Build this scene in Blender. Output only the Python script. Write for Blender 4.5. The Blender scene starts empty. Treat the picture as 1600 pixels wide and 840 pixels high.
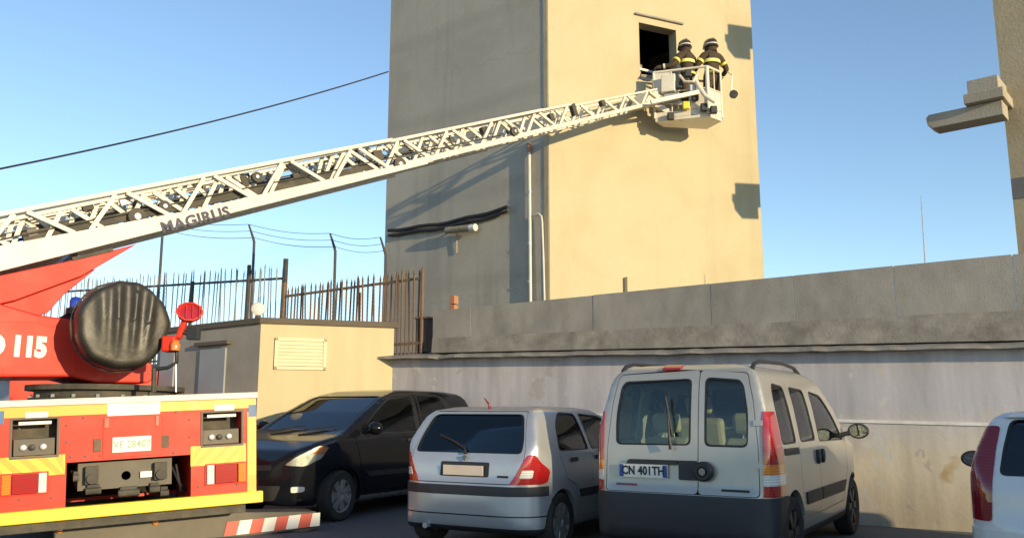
import bpy, bmesh, math, random
import numpy as np
from mathutils import Vector, Matrix, Quaternion
R = math.radians
rnd = random.Random(7)
sc = bpy.context.scene
COL = sc.collection
# ------------------------------------------------------------------ camera
F_PX, EYE = 1380.0, 1.25            # focal length in photo pixels (1600 wide), eye height
PITCH = math.atan(245/F_PX)         # horizon lies at photo row 665
cd = bpy.data.cameras.new('camera'); cam = bpy.data.objects.new('camera', cd); COL.objects.link(cam)
cam.location = (0, 0, EYE); cam.rotation_euler = (R(90)+PITCH, 0, 0)
cd.sensor_width = 36; cd.lens = 36*F_PX/1600; cd.clip_start = .05; cd.clip_end = 3000
sc.camera = cam
# ------------------------------------------------------------------ light
SUN_AZ, SUN_EL = R(139), R(9.5)     # clockwise from +Y
to_sun = Vector((math.sin(SUN_AZ)*math.cos(SUN_EL), math.cos(SUN_AZ)*math.cos(SUN_EL), math.sin(SUN_EL)))
w = bpy.data.worlds.new('World'); sc.world = w; w.use_nodes = True
nt = w.node_tree; bgn = nt.nodes['Background']
sky = nt.nodes.new('ShaderNodeTexSky'); sky.sky_type = 'NISHITA'; sky.sun_disc = False
sky.sun_elevation = SUN_EL; sky.sun_rotation = SUN_AZ
sky.altitude = 50; sky.air_density = 0.85; sky.dust_density = 0.05; sky.ozone_density = 1.6
nt.links.new(sky.outputs[0], bgn.inputs[0]); bgn.inputs[1].default_value = 0.12
sl = bpy.data.lights.new('sun', 'SUN'); sl.energy = 2.4; sl.angle = R(.6); sl.color = (1, .79, .46)
so = bpy.data.objects.new('sun', sl); COL.objects.link(so)
so.rotation_euler = to_sun.to_track_quat('Z', 'Y').to_euler(); so.location = (20, -20, 20)
sc.view_settings.view_transform = 'Standard'; sc.view_settings.look = 'None'
sc.view_settings.exposure = 1.2; sc.view_settings.gamma = 1
# ------------------------------------------------------------------ photo pixel -> world
CP, SP = math.cos(PITCH), math.sin(PITCH)
CAM = Vector((0, 0, EYE))
def ray(u, v):
    a, b = (u-800)/F_PX, (420-v)/F_PX
    return Vector((a, CP-b*SP, SP+b*CP))
def on_y(u, v, Y):
    d = ray(u, v); return CAM + d*(Y/d.y)
def on_plane(u, v, p, n):
    d = ray(u, v); return CAM + d*((Vector(p)-CAM).dot(n)/d.dot(n))
def gz(x, y): return .02*(y-7.5)
# ------------------------------------------------------------------ object helpers
WM = {}
I4 = Matrix.Identity(4)
def tag(o, label=None, cat=None, group=None, kind=None):
    if label: o['label'] = label
    if cat: o['category'] = cat
    if group: o['group'] = group
    if kind: o['kind'] = kind
    return o
def link(name, me, parent=None, Wm=I4):
    o = bpy.data.objects.new(name, me); COL.objects.link(o)
    WM[o.name] = Wm.copy()
    if parent:
        o.parent = parent; o.matrix_basis = WM[parent.name].inverted() @ Wm
    else:
        o.matrix_basis = Wm
    return o
def thing(name, Wm, label, cat, group=None):
    if not isinstance(Wm, Matrix): Wm = Matrix.Translation(Wm)
    o = link(name, None, None, Wm); o.empty_display_size = .2
    return tag(o, label, cat, group)
class MB:
    def __init__(s): s.v = []; s.f = []
    def add(s, vs, fs):
        n = len(s.v); s.v += [tuple(x) for x in vs]; s.f += [tuple(i+n for i in f) for f in fs]; return s
    def box(s, x0, x1, y0, y1, z0, z1, M=None):
        vs = [Vector((x, y, z)) for x in (x0, x1) for y in (y0, y1) for z in (z0, z1)]
        if M: vs = [M @ v for v in vs]
        return s.add(vs, [(0,1,3,2),(4,6,7,5),(0,4,5,1),(2,3,7,6),(0,2,6,4),(1,5,7,3)])
    def bar(s, p, q, w, h=None, up=(0,0,1)):
        p, q = Vector(p), Vector(q); h = h or w; d = (q-p)
        x = d.normalized(); upv = Vector(up)
        if abs(x.dot(upv)) > .98: upv = Vector((1,0,0))
        y = upv.cross(x).normalized(); z = x.cross(y)
        vs = [b + y*sy*w/2 + z*sz*h/2 for b in (p, q) for sy in (-1, 1) for sz in (-1, 1)]
        return s.add(vs, [(0,1,3,2),(4,6,7,5),(0,4,5,1),(2,3,7,6),(0,2,6,4),(1,5,7,3)])
    def tube(s, p, q, r, r2=None, n=8): return s.path([p, q], [r, r if r2 is None else r2], n)
    def path(s, pts, r, n=8):
        pts = [Vector(p) for p in pts]
        rs = r if isinstance(r, (list, tuple)) else [r]*len(pts)
        vs = []; ref = None
        for i, p in enumerate(pts):
            d = (pts[min(i+1, len(pts)-1)]-pts[max(i-1, 0)]).normalized()
            if ref is None:
                ref = Vector((0,0,1)) if abs(d.z) < .9 else Vector((1,0,0))
            y = ref.cross(d).normalized(); z = d.cross(y); ref = z
            for k in range(n):
                a = 2*math.pi*k/n
                vs.append(p + (y*math.cos(a)+z*math.sin(a))*rs[i])
        fs = []
        for i in range(len(pts)-1):
            for k in range(n):
                fs.append((i*n+k, i*n+(k+1)%n, (i+1)*n+(k+1)%n, (i+1)*n+k))
        fs.append(tuple(range(n-1, -1, -1))); fs.append(tuple((len(pts)-1)*n+k for k in range(n)))
        return s.add(vs, fs)
    def prism(s, pts, off):          # pts: 3D polygon, off: extrusion vector
        pts = [Vector(p) for p in pts]; off = Vector(off); n = len(pts)
        return s.add(pts+[p+off for p in pts],
                     [tuple(range(n-1, -1, -1)), tuple(range(n, 2*n))]+[(i, (i+1)%n, n+(i+1)%n, n+i) for i in range(n)])
    def lathe(s, prof, M=None, n=24):     # prof: (r, h) along local z
        vs = []; M = M or I4
        for r, h in prof:
            for k in range(n):
                a = 2*math.pi*k/n; vs.append(M @ Vector((r*math.cos(a), r*math.sin(a), h)))
        fs = [(i*n+k, i*n+(k+1)%n, (i+1)*n+(k+1)%n, (i+1)*n+k) for i in range(len(prof)-1) for k in range(n)]
        if prof[0][0] > 1e-5: fs.append(tuple(range(n-1, -1, -1)))
        if prof[-1][0] > 1e-5: fs.append(tuple((len(prof)-1)*n+k for k in range(n)))
        return s.add(vs, fs)
    def mesh(s, name='m', fix=True):
        me = bpy.data.meshes.new(name); me.from_pydata(s.v, [], s.f)
        if fix:
            bm = bmesh.new(); bm.from_mesh(me); bmesh.ops.remove_doubles(bm, verts=bm.verts, dist=1e-5)
            bmesh.ops.recalc_face_normals(bm, faces=bm.faces); bm.to_mesh(me); bm.free()
        return me
    def build(s, name, m, parent=None, F=I4, smooth=None, Wo=None, bevel=0):
        return put(name, s.mesh(name), m, parent, F, smooth, Wo, bevel)
def put(name, me, m, parent=None, F=I4, smooth=None, Wo=None, bevel=0):
    if Wo is None: Wo = WM[parent.name] if parent else F
    if bevel:
        bm = bmesh.new(); bm.from_mesh(me)
        es = [e for e in bm.edges if len(e.link_faces) == 2 and e.calc_face_angle(0) > .5]
        bmesh.ops.bevel(bm, geom=es, offset=bevel, segments=2, profile=.5, affect='EDGES', clamp_overlap=True)
        bm.to_mesh(me); bm.free()
    me.transform(Wo.inverted() @ F)
    me.materials.clear(); me.materials.append(m)
    if smooth:
        me.polygons.foreach_set('use_smooth', [True]*len(me.polygons)); me.set_sharp_from_angle(angle=R(smooth))
    me.name = name
    return link(name, me, parent, Wo)
def frame(o, x, y=None, z=None):
    """matrix with origin o, columns x,y,z"""
    m = Matrix.Identity(4)
    for i, c in enumerate((x, y, z, o)):
        for r in range(3): m[r][i] = c[r]
    return m
def text_mesh(s, h, depth=.004, bold=0.0, align='CENTER', sx=1.0, space=1.0):
    cu = bpy.data.curves.new('txt', 'FONT'); cu.body = s; cu.size = h/.72; cu.extrude = depth/2
    cu.offset = bold; cu.align_x = align; cu.align_y = 'CENTER'; cu.space_character = space; cu.resolution_u = 3
    o = bpy.data.objects.new('txt', cu); COL.objects.link(o)
    dg = bpy.context.evaluated_depsgraph_get()
    me = bpy.data.meshes.new_from_object(o.evaluated_get(dg)); bpy.data.objects.remove(o)
    me.transform(Matrix.Diagonal((sx, 1, 1, 1)))
    return me
# ------------------------------------------------------------------ materials
def nodes(m):
    m.use_nodes = True; t = m.node_tree
    return t, t.nodes['Principled BSDF'], t.nodes.new, t.links.new
def setp(b, **k):
    for n, v in k.items():
        b.inputs[n.replace('_', ' ')].default_value = v
def mat(name, col, rough=.6, metal=0.0, var=.12, scale=6, bump=0.0, bscale=60, dirt=None, damt=.4, dscale=1.5, stretch=(1,1,1), coat=0.0, spec=.5, fine=0):
    m = bpy.data.materials.new(name); t, b, N, L = nodes(m)
    tc = N('ShaderNodeTexCoord'); mp = N('ShaderNodeMapping'); L(tc.outputs['Object'], mp.inputs[0]); mp.inputs['Scale'].default_value = stretch
    n1 = N('ShaderNodeTexNoise'); n1.inputs['Scale'].default_value = scale; n1.inputs['Detail'].default_value = 6; n1.inputs['Roughness'].default_value = .6
    L(mp.outputs[0], n1.inputs['Vector'])
    mr = N('ShaderNodeMapRange'); mr.inputs[1].default_value = .3; mr.inputs[2].default_value = .7
    mr.inputs[3].default_value = 1-var; mr.inputs[4].default_value = 1+var*.6; L(n1.outputs[0], mr.inputs[0])
    mx = N('ShaderNodeMix'); mx.data_type = 'RGBA'; mx.blend_type = 'MULTIPLY'; mx.inputs[0].default_value = 1
    mx.inputs[6].default_value = (*col, 1); L(mr.outputs[0], mx.inputs[7]); out = mx.outputs[2]
    if dirt:
        n2 = N('ShaderNodeTexNoise'); n2.inputs['Scale'].default_value = dscale; n2.inputs['Detail'].default_value = 8; n2.inputs['Roughness'].default_value = .68
        L(mp.outputs[0], n2.inputs['Vector'])
        r2 = N('ShaderNodeMapRange'); r2.inputs[1].default_value = .45; r2.inputs[2].default_value = .72; r2.inputs[4].default_value = damt; L(n2.outputs[0], r2.inputs[0])
        m2 = N('ShaderNodeMix'); m2.data_type = 'RGBA'; L(r2.outputs[0], m2.inputs[0]); L(out, m2.inputs[6]); m2.inputs[7].default_value = (*dirt, 1); out = m2.outputs[2]
    L(out, b.inputs['Base Color'])
    rr = N('ShaderNodeMapRange'); rr.inputs[1].default_value = .3; rr.inputs[2].default_value = .7
    rr.inputs[3].default_value = max(.02, rough*.88); rr.inputs[4].default_value = min(1, rough*1.12); L(n1.outputs[0], rr.inputs[0]); L(rr.outputs[0], b.inputs['Roughness'])
    setp(b, Metallic=metal, Coat_Weight=coat, Coat_Roughness=.06, Specular_IOR_Level=spec)
    if bump:
        nb = N('ShaderNodeTexNoise'); nb.inputs['Scale'].default_value = bscale; nb.inputs['Detail'].default_value = 5; L(mp.outputs[0], nb.inputs['Vector'])
        bp = N('ShaderNodeBump'); bp.inputs['Strength'].default_value = 1; bp.inputs['Distance'].default_value = bump; L(nb.outputs[0], bp.inputs['Height']); L(bp.outputs[0], b.inputs['Normal'])
    return m
def glass_mat(name, tint, refl=.0, rough=.02):
    m = bpy.data.materials.new(name); m.use_nodes = True; t = m.node_tree; N = t.nodes.new; L = t.links.new
    t.nodes.remove(t.nodes['Principled BSDF'])
    tr = N('ShaderNodeBsdfTransparent'); tr.inputs[0].default_value = (*tint, 1)
    gl = N('ShaderNodeBsdfGlossy'); gl.inputs['Roughness'].default_value = rough; gl.inputs[0].default_value = (.95, .97, 1, 1)
    fr = N('ShaderNodeFresnel'); fr.inputs[0].default_value = 1.52
    ad = N('ShaderNodeMath'); ad.operation = 'ADD'; ad.inputs[1].default_value = refl; L(fr.outputs[0], ad.inputs[0])
    mx = N('ShaderNodeMixShader'); L(ad.outputs[0], mx.inputs[0]); L(tr.outputs[0], mx.inputs[1]); L(gl.outputs[0], mx.inputs[2])
    L(mx.outputs[0], t.nodes['Material Output'].inputs[0])
    return m
def lens_mat(name, col, rough=.12):
    m = bpy.data.materials.new(name); t, b, N, L = nodes(m)
    tc = N('ShaderNodeTexCoord'); wv = N('ShaderNodeTexWave'); wv.inputs['Scale'].default_value = 14; wv.bands_direction = 'Z'; L(tc.outputs['Object'], wv.inputs[0])
    mr = N('ShaderNodeMapRange'); mr.inputs[3].default_value = .75; mr.inputs[4].default_value = 1.1; L(wv.outputs[1], mr.inputs[0])
    mx = N('ShaderNodeMix'); mx.data_type = 'RGBA'; mx.blend_type = 'MULTIPLY'; mx.inputs[0].default_value = 1; mx.inputs[6].default_value = (*col, 1); L(mr.outputs[0], mx.inputs[7])
    L(mx.outputs[2], b.inputs['Base Color']); setp(b, Roughness=rough, Coat_Weight=1.0, Coat_Roughness=.03, Specular_IOR_Level=.6)
    return m
M = {}
M['black_plastic'] = mat('black_plastic', (.022,.023,.026), .5, bump=.0006, bscale=300)
M['dark_bumper'] = mat('dark_bumper', (.022,.024,.030), .55, dirt=(.05,.047,.045), damt=.35, bump=.0006, bscale=300)
M['rubber'] = mat('rubber', (.018,.018,.018), .8, dirt=(.06,.055,.05), damt=.5, dscale=5)
M['seal'] = mat('seal', (.012,.012,.013), .5)
M['alloy'] = mat('alloy', (.42,.42,.43), .35, metal=.7, dirt=(.06,.055,.05), damt=.5, dscale=8)
M['interior'] = mat('interior', (.08,.08,.08), .9)
M['seat_cloth'] = mat('seat_cloth', (.05,.052,.06), .9, bump=.001, bscale=200)
M['glass_car'] = glass_mat('glass_car', (.88,.95,.91), .0)
M['glass_dark'] = glass_mat('glass_dark', (.40,.46,.48), .02)
M['glass_clear'] = glass_mat('glass_clear', (.9,.92,.9), .02)
M['red_lens'] = lens_mat('red_lens', (.38,.012,.012))
M['dark_red_lens'] = lens_mat('dark_red_lens', (.22,.008,.015))
M['orange_lens'] = lens_mat('orange_lens', (.75,.22,.02))
M['white_lens'] = lens_mat('white_lens', (.75,.74,.7))
M['plate_white'] = mat('plate_white', (.7,.7,.66), .45, dirt=(.4,.38,.34), damt=.3)
M['plate_blue'] = mat('plate_blue', (.02,.07,.3), .4)
M['ink'] = mat('ink', (.015,.016,.02), .5)
M['mirror_glass'] = mat('mirror_glass', (.6,.62,.64), .04, metal=1, var=.02)
M['chrome'] = mat('chrome', (.6,.6,.6), .15, metal=1)
# ================================================================== setting
def zmask_wall():
    """retaining wall: grey-violet paint above, bare beige render below, streaks and stains"""
    m = bpy.data.materials.new('painted_wall'); t, b, N, L = nodes(m)
    tc = N('ShaderNodeTexCoord'); ge = N('ShaderNodeNewGeometry')
    sx = N('ShaderNodeSeparateXYZ'); L(ge.outputs['Position'], sx.inputs[0])
    nz = N('ShaderNodeTexNoise'); nz.inputs['Scale'].default_value = 2.3; nz.inputs['Detail'].default_value = 8; nz.inputs['Roughness'].default_value = .7; L(tc.outputs['Object'], nz.inputs[0])
    mp = N('ShaderNodeMapping'); mp.inputs['Scale'].default_value = (1.7, 1.7, .2); L(tc.outputs['Object'], mp.inputs[0])
    st = N('ShaderNodeTexNoise'); st.inputs['Scale'].default_value = 1.5; st.inputs['Detail'].default_value = 7; st.inputs['Roughness'].default_value = .65; L(mp.outputs[0], st.inputs[0])
    # height + noise -> zone
    ad = N('ShaderNodeMath'); ad.operation = 'MULTIPLY_ADD'; ad.inputs[1].default_value = .55; L(nz.outputs[0], ad.inputs[0]); L(sx.outputs[2], ad.inputs[2])
    zr = N('ShaderNodeMapRange'); zr.inputs[1].default_value = 1.15; zr.inputs[2].default_value = 1.75; L(ad.outputs[0], zr.inputs[0])
    zc = N('ShaderNodeMix'); zc.data_type = 'RGBA'; L(zr.outputs[0], zc.inputs[0]); zc.inputs[6].default_value = (.64,.565,.44,1); zc.inputs[7].default_value = (.50,.475,.505,1)
    # streaks
    r1 = N('ShaderNodeMapRange'); r1.inputs[1].default_value = .38; r1.inputs[2].default_value = .7; r1.inputs[3].default_value = 1.08; r1.inputs[4].default_value = .72; L(st.outputs[0], r1.inputs[0])
    m1 = N('ShaderNodeMix'); m1.data_type = 'RGBA'; m1.blend_type = 'MULTIPLY'; m1.inputs[0].default_value = 1; L(zc.outputs[2], m1.inputs[6]); L(r1.outputs[0], m1.inputs[7])
    # peeling: sharp-edged paler and darker plaster patches
    for (sc_, lo, hi, amt, cc) in ((1.1,.57,.59,.75,(.60,.575,.54,1)),(1.9,.60,.62,.6,(.37,.345,.33,1)),(4.5,.63,.65,.6,(.56,.50,.42,1))):
        np_ = N('ShaderNodeTexNoise'); np_.inputs['Scale'].default_value = sc_; np_.inputs['Detail'].default_value = 9; np_.inputs['Roughness'].default_value = .66; np_.inputs['Distortion'].default_value = .5; L(tc.outputs['Object'], np_.inputs[0])
        rp = N('ShaderNodeMapRange'); rp.inputs[1].default_value = lo; rp.inputs[2].default_value = hi; rp.inputs[4].default_value = amt; L(np_.outputs[0], rp.inputs[0])
        mp2 = N('ShaderNodeMix'); mp2.data_type = 'RGBA'; L(rp.outputs[0], mp2.inputs[0]); L(m1.outputs[2], mp2.inputs[6]); mp2.inputs[7].default_value = cc; m1 = mp2
    # ochre patches where paint fell
    n3 = N('ShaderNodeTexNoise'); n3.inputs['Scale'].default_value = 1.3; n3.inputs['Detail'].default_value = 3; n3.inputs['Distortion'].default_value = .4; L(tc.outputs['Object'], n3.inputs[0])
    r3 = N('ShaderNodeMapRange'); r3.inputs[1].default_value = .57; r3.inputs[2].default_value = .63; r3.inputs[4].default_value = .75; L(n3.outputs[0], r3.inputs[0])
    iv = N('ShaderNodeMath'); iv.operation = 'SUBTRACT'; iv.inputs[0].default_value = 1; L(zr.outputs[0], iv.inputs[1])
    mm = N('ShaderNodeMath'); mm.operation = 'MULTIPLY'; L(r3.outputs[0], mm.inputs[0]); L(iv.outputs[0], mm.inputs[1])
    m2 = N('ShaderNodeMix'); m2.data_type = 'RGBA'; L(mm.outputs[0], m2.inputs[0]); L(m1.outputs[2], m2.inputs[6]); m2.inputs[7].default_value = (.42,.27,.10,1)
    # splash dirt near the ground with ragged edge
    d1 = N('ShaderNodeMapRange'); d1.inputs[1].default_value = .95; d1.inputs[2].default_value = .35; d1.inputs[4].default_value = .3; L(ad.outputs[0], d1.inputs[0])
    m3 = N('ShaderNodeMix'); m3.data_type = 'RGBA'; L(d1.outputs[0], m3.inputs[0]); L(m2.outputs[2], m3.inputs[6]); m3.inputs[7].default_value = (.2,.17,.13,1)
    L(m3.outputs[2], b.inputs['Base Color']); setp(b, Roughness=.9, Specular_IOR_Level=.2)
    bp = N('ShaderNodeBump'); bp.inputs['Distance'].default_value = .004; nb = N('ShaderNodeTexNoise'); nb.inputs['Scale'].default_value = 14; nb.inputs['Detail'].default_value = 8; nb.inputs['Roughness'].default_value = .7
    L(tc.outputs['Object'], nb.inputs[0]); L(nb.outputs[0], bp.inputs['Height']); L(bp.outputs[0], b.inputs['Normal'])
    return m
M['painted_wall'] = zmask_wall()
M['asphalt'] = mat('asphalt', (.13,.132,.142), .9, var=.25, scale=1.2, dirt=(.1,.095,.09), damt=.5, dscale=.6, bump=.004, bscale=130)
M['terrace'] = mat('terrace', (.2,.18,.15), .95, bump=.01, bscale=20)
M['concrete'] = mat('concrete', (.33,.308,.28), .92, var=.16, scale=3.5, dirt=(.16,.148,.135), damt=.6, dscale=1.3, stretch=(1,1,.55), bump=.003, bscale=60, spec=.2)
M['old_concrete'] = mat('old_concrete', (.30,.275,.245), .95, var=.25, scale=5, dirt=(.12,.105,.085), damt=.7, dscale=3, bump=.004, bscale=30, spec=.2)
M['pale_trim'] = mat('pale_trim', (.8,.78,.74), .9, dirt=(.4,.36,.3), damt=.5, dscale=4)
def plaster(name, col, blot, streak, crack, bump=.003, lines=0.0, sstr=.5):
    """weathered render: large blotches, rain streaks, hairline cracks, faint pour lines"""
    m = bpy.data.materials.new(name); t, b, N, L = nodes(m)
    tc = N('ShaderNodeTexCoord')
    def noise(scale, detail=6, rough=.6, stretch=None, dist=0):
        n = N('ShaderNodeTexNoise'); n.inputs['Scale'].default_value = scale; n.inputs['Detail'].default_value = detail; n.inputs['Roughness'].default_value = rough; n.inputs['Distortion'].default_value = dist
        if stretch:
            mp = N('ShaderNodeMapping'); mp.inputs['Scale'].default_value = stretch; L(tc.outputs['Object'], mp.inputs[0]); L(mp.outputs[0], n.inputs[0])
        else: L(tc.outputs['Object'], n.inputs[0])
        return n
    def rng(src, a, b_, c_, d_):
        r = N('ShaderNodeMapRange'); r.inputs[1].default_value = a; r.inputs[2].default_value = b_; r.inputs[3].default_value = c_; r.inputs[4].default_value = d_; L(src, r.inputs[0]); return r.outputs[0]
    def mix(fac, A_, B_, mode='MIX'):
        x = N('ShaderNodeMix'); x.data_type = 'RGBA'; x.blend_type = mode
        L(fac, x.inputs[0]) if not isinstance(fac, float) else setattr(x.inputs[0], 'default_value', fac)
        L(A_, x.inputs[6]) if not isinstance(A_, tuple) else setattr(x.inputs[6], 'default_value', (*A_, 1))
        L(B_, x.inputs[7]) if not isinstance(B_, tuple) else setattr(x.inputs[7], 'default_value', (*B_, 1))
        return x.outputs[2]
    c1 = mix(rng(noise(.45, 7, .62, None, .6).outputs[0], .42, .66, 0, .8), col, blot)
    c2 = mix(rng(noise(1.1, 8, .65, (1.6, 1.6, .12)).outputs[0], .52, .74, 0, sstr), c1, streak)
    c3 = mix(rng(noise(9, 8, .7).outputs[0], .3, .7, .0, .35), c2, blot)
    vo = N('ShaderNodeTexVoronoi'); vo.feature = 'DISTANCE_TO_EDGE'; vo.inputs['Scale'].default_value = .35
    nd = noise(1.5, 6, .7); ad = N('ShaderNodeVectorMath'); ad.operation = 'MULTIPLY_ADD'; ad.inputs[1].default_value = (.9, .9, .9); L(nd.outputs[1], ad.inputs[0]); L(tc.outputs['Object'], ad.inputs[2]); L(ad.outputs[0], vo.inputs['Vector'])
    ck = rng(vo.outputs['Distance'], .0, .006, crack, 0)
    c4 = mix(ck, c3, tuple(x*.45 for x in col))
    if lines:
        wv = N('ShaderNodeTexWave'); wv.bands_direction = 'Z'; wv.inputs['Scale'].default_value = .16; wv.inputs['Distortion'].default_value = 1.2; wv.inputs['Detail'].default_value = 3; L(tc.outputs['Object'], wv.inputs[0])
        c4 = mix(rng(wv.outputs[1], .0, .12, lines, 0), c4, tuple(x*.6 for x in col))
    L(c4, b.inputs['Base Color']); setp(b, Roughness=.93, Specular_IOR_Level=.12)
    bp = N('ShaderNodeBump'); bp.inputs['Distance'].default_value = bump; L(noise(22, 8, .7).outputs[0], bp.inputs['Height']); L(bp.outputs[0], b.inputs['Normal'])
    return m
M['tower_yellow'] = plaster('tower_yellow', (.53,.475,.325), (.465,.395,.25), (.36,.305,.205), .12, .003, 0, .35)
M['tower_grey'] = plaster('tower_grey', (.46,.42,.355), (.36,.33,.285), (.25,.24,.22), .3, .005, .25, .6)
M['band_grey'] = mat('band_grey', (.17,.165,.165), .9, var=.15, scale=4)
M['tower_right'] = mat('tower_right', (.44,.37,.255), .95, var=.12, scale=1.5, dirt=(.30,.25,.175), damt=.5, dscale=1, bump=.006, bscale=18, spec=.15)
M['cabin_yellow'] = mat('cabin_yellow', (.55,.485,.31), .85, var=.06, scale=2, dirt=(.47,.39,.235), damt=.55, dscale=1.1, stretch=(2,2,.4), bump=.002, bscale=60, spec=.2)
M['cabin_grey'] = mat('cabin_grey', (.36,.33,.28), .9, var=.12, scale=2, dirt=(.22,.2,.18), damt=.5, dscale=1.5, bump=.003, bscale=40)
M['cabin_roof'] = mat('cabin_roof', (.12,.10,.08), .9, dirt=(.06,.05,.04), damt=.5)
M['door_grey'] = mat('door_grey', (.30,.32,.34), .55, dirt=(.2,.19,.18), damt=.4)
M['louvre'] = mat('louvre', (.72,.64,.44), .7, dirt=(.55,.46,.3), damt=.3)
M['rust'] = mat('rust', (.20,.125,.08), .85, var=.3, scale=20, dirt=(.09,.06,.045), damt=.6, dscale=8, bump=.002, bscale=120)
M['dark_iron'] = mat('dark_iron', (.055,.055,.06), .7, var=.25, scale=20, dirt=(.12,.07,.045), damt=.5, dscale=6)
M['pale_iron'] = mat('pale_iron', (.33,.35,.37), .6, metal=.3, var=.2, scale=20, dirt=(.2,.15,.11), damt=.4, dscale=6)
M['galv'] = mat('galv', (.5,.5,.5), .45, metal=.6, var=.15, scale=14)
M['pipe_white'] = mat('pipe_white', (.62,.60,.55), .5, dirt=(.4,.35,.28), damt=.4, dscale=3)
M['void'] = mat('void', (.015,.014,.013), .95)
M['junk'] = mat('junk', (.28,.25,.19), .9, var=.4, scale=10)
M['cable'] = mat('cable', (.02,.02,.025), .7)
M['brick'] = mat('brick', (.42,.2,.11), .9, var=.2, scale=20)

def structure(o): o['kind'] = 'structure'; return o
# ground: slightly rising to the wall
W0, W1 = Vector((-1.6, 14.8, 0)), Vector((5.77, 10.1, 0))
WD = (W1-W0).normalized(); WN = Vector((WD.y, -WD.x, 0));  WN = WN if WN.y < 0 else -WN   # toward the camera
def wp(s, off=0, z=0): return W0 + WD*s + WN*off + Vector((0, 0, z))
g = MB()
gx = [-400,-60]+[i for i in range(-24,25,4)]+[60,400]; gy = [-400,-60,-20,-8]+[i*2 for i in range(-2,13)]+[40,120,400]
nv = len(gy)
g.add([(x, y, gz(x, min(max(y,-60),30))) for x in gx for y in gy], [(i*nv+j, (i+1)*nv+j, (i+1)*nv+j+1, i*nv+j+1) for i in range(len(gx)-1) for j in range(nv-1)])
structure(g.build('ground', M['asphalt']))
# terrace behind the retaining wall
t = MB()
A, B = wp(-60, -.35), wp(60, -.35); back = -WN*300
t.prism([(A.x,A.y,1.9),(B.x,B.y,1.9),(B.x+back.x,B.y+back.y,1.9),(A.x+back.x,A.y+back.y,1.9)], (0,0,.42))
structure(t.build('terrace', M['terrace']))

# retaining wall, ledge and parapet -----------------------------------------
WPL = W0.copy()
def wpx(u, v, off=0):
    p = on_plane(u, v, W0+WN*off, WN); return (p-W0).dot(WD), p.z
def quadstrip(mb, ss, z0f, z1f, o0, o1):
    """box strip along the wall with heights given by functions of s"""
    for a, b in zip(ss[:-1], ss[1:]):
        mb.add([wp(a,o0,z0f(a)),wp(b,o0,z0f(b)),wp(b,o1,z0f(b)),wp(a,o1,z0f(a)),
                wp(a,o0,z1f(a)),wp(b,o0,z1f(b)),wp(b,o1,z1f(b)),wp(a,o1,z1f(a))],
               [(0,3,2,1),(4,5,6,7),(0,1,5,4),(2,3,7,6)]+([(0,4,7,3)] if a == ss[0] else [])+([(1,2,6,5)] if b == ss[-1] else []))
sa, za = wpx(655, 551); sb, zb = wpx(1598, 531)
def ledge_z(s): return za+(zb-za)*(min(max(s,-3),16)-sa)/(sb-sa)
wall = thing('retaining_wall', wp(4, 0, gz(0,12)), 'long retaining wall with peeling grey paint and ochre stains behind the parked cars', 'wall')
mb = MB(); ss = [-14,-8,-4,0]+[i*.5 for i in range(1,40)]+[26]
quadstrip(mb, ss, lambda s: -.6, lambda s: ledge_z(s)-.10, 0, -.4)
mb.build('wall_face', M['painted_wall'], wall)
mb = MB(); r2 = random.Random(3)
fr = [ -14+i*.18 for i in range(0,200)]; jit = {s: r2.uniform(-.012,.012)+(r2.random()<.06)*r2.uniform(-.03,-.015) for s in fr}
for a, b in zip(fr[:-1], fr[1:]):
    ja, jb = jit[a], jit[b]
    mb.add([wp(a,-.3,ledge_z(a)-.102),wp(b,-.3,ledge_z(b)-.102),wp(b,.21+jb,ledge_z(b)-.10+jb*.5),wp(a,.21+ja,ledge_z(a)-.10+ja*.5),
            wp(a,-.3,ledge_z(a)+.03),wp(b,-.3,ledge_z(b)+.03),wp(b,.20+jb,ledge_z(b)-.065+jb*.6),wp(a,.20+ja,ledge_z(a)-.065+ja*.6)],
           [(0,3,2,1),(4,5,6,7),(2,3,7,6)])
mb.build('ledge', M['old_concrete'], wall)
s1, z1 = wpx(1313, 654.5); s2, z2 = wpx(1557, 665)
mb = MB(); zz = lambda s: (z1+z2)/2 + (z2-z1)/(s2-s1)*(s-(s1+s2)/2)*.6
quadstrip(mb, [i*.5 for i in range(6,33)], lambda s: zz(s)-.02, lambda s: zz(s)+.016, .016, -.02)
mb.build('string_course', M['pale_trim'], wall)
# parapet
par = thing('parapet_wall', wp(4, -.1, 2.4), 'bare concrete parapet of large panels on top of the retaining wall', 'wall')
pa, pza = wpx(680, 485, -.05); pb, pzb = wpx(1600, 395, -.05)
def par_z(s): return pza+(pzb-pza)*(min(s,14)-pa)/(pb-pa)
seams = [wpx(u, 450, -.05)[0] for u in (677, 736, 926, 1110, 1240, 1398, 1586)] ; seams += [seams[-1]+1.6*i for i in range(1,6)]
mb = MB(); quadstrip(mb, seams, lambda s: ledge_z(s)+.0, lambda s: par_z(s)-.02, -.062, -.27); mb.build('core', M['pale_trim'], par)
mb = MB(); rr = random.Random(5)
cs = [seams[0]+.02+i*.2 for i in range(int((seams[-1]-seams[0])/.2))]; jj = [rr.uniform(-.007,.007) for _ in cs]
for i in range(len(cs)-1):
    a, b, ja, jb = cs[i], cs[i+1], jj[i], jj[i+1]
    h = lambda s: ledge_z(s)+.34*(par_z(s)-ledge_z(s))
    mb.add([wp(a,.0+ja,ledge_z(a)-.0),wp(b,.0+jb,ledge_z(b)),wp(b,-.02+jb*.6,h(b)+jb),wp(a,-.02+ja*.6,h(a)+ja),wp(b,-.1,h(b)+.01),wp(a,-.1,h(a)+.01)],
           [(0,1,2,3),(3,2,4,5)])
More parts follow.
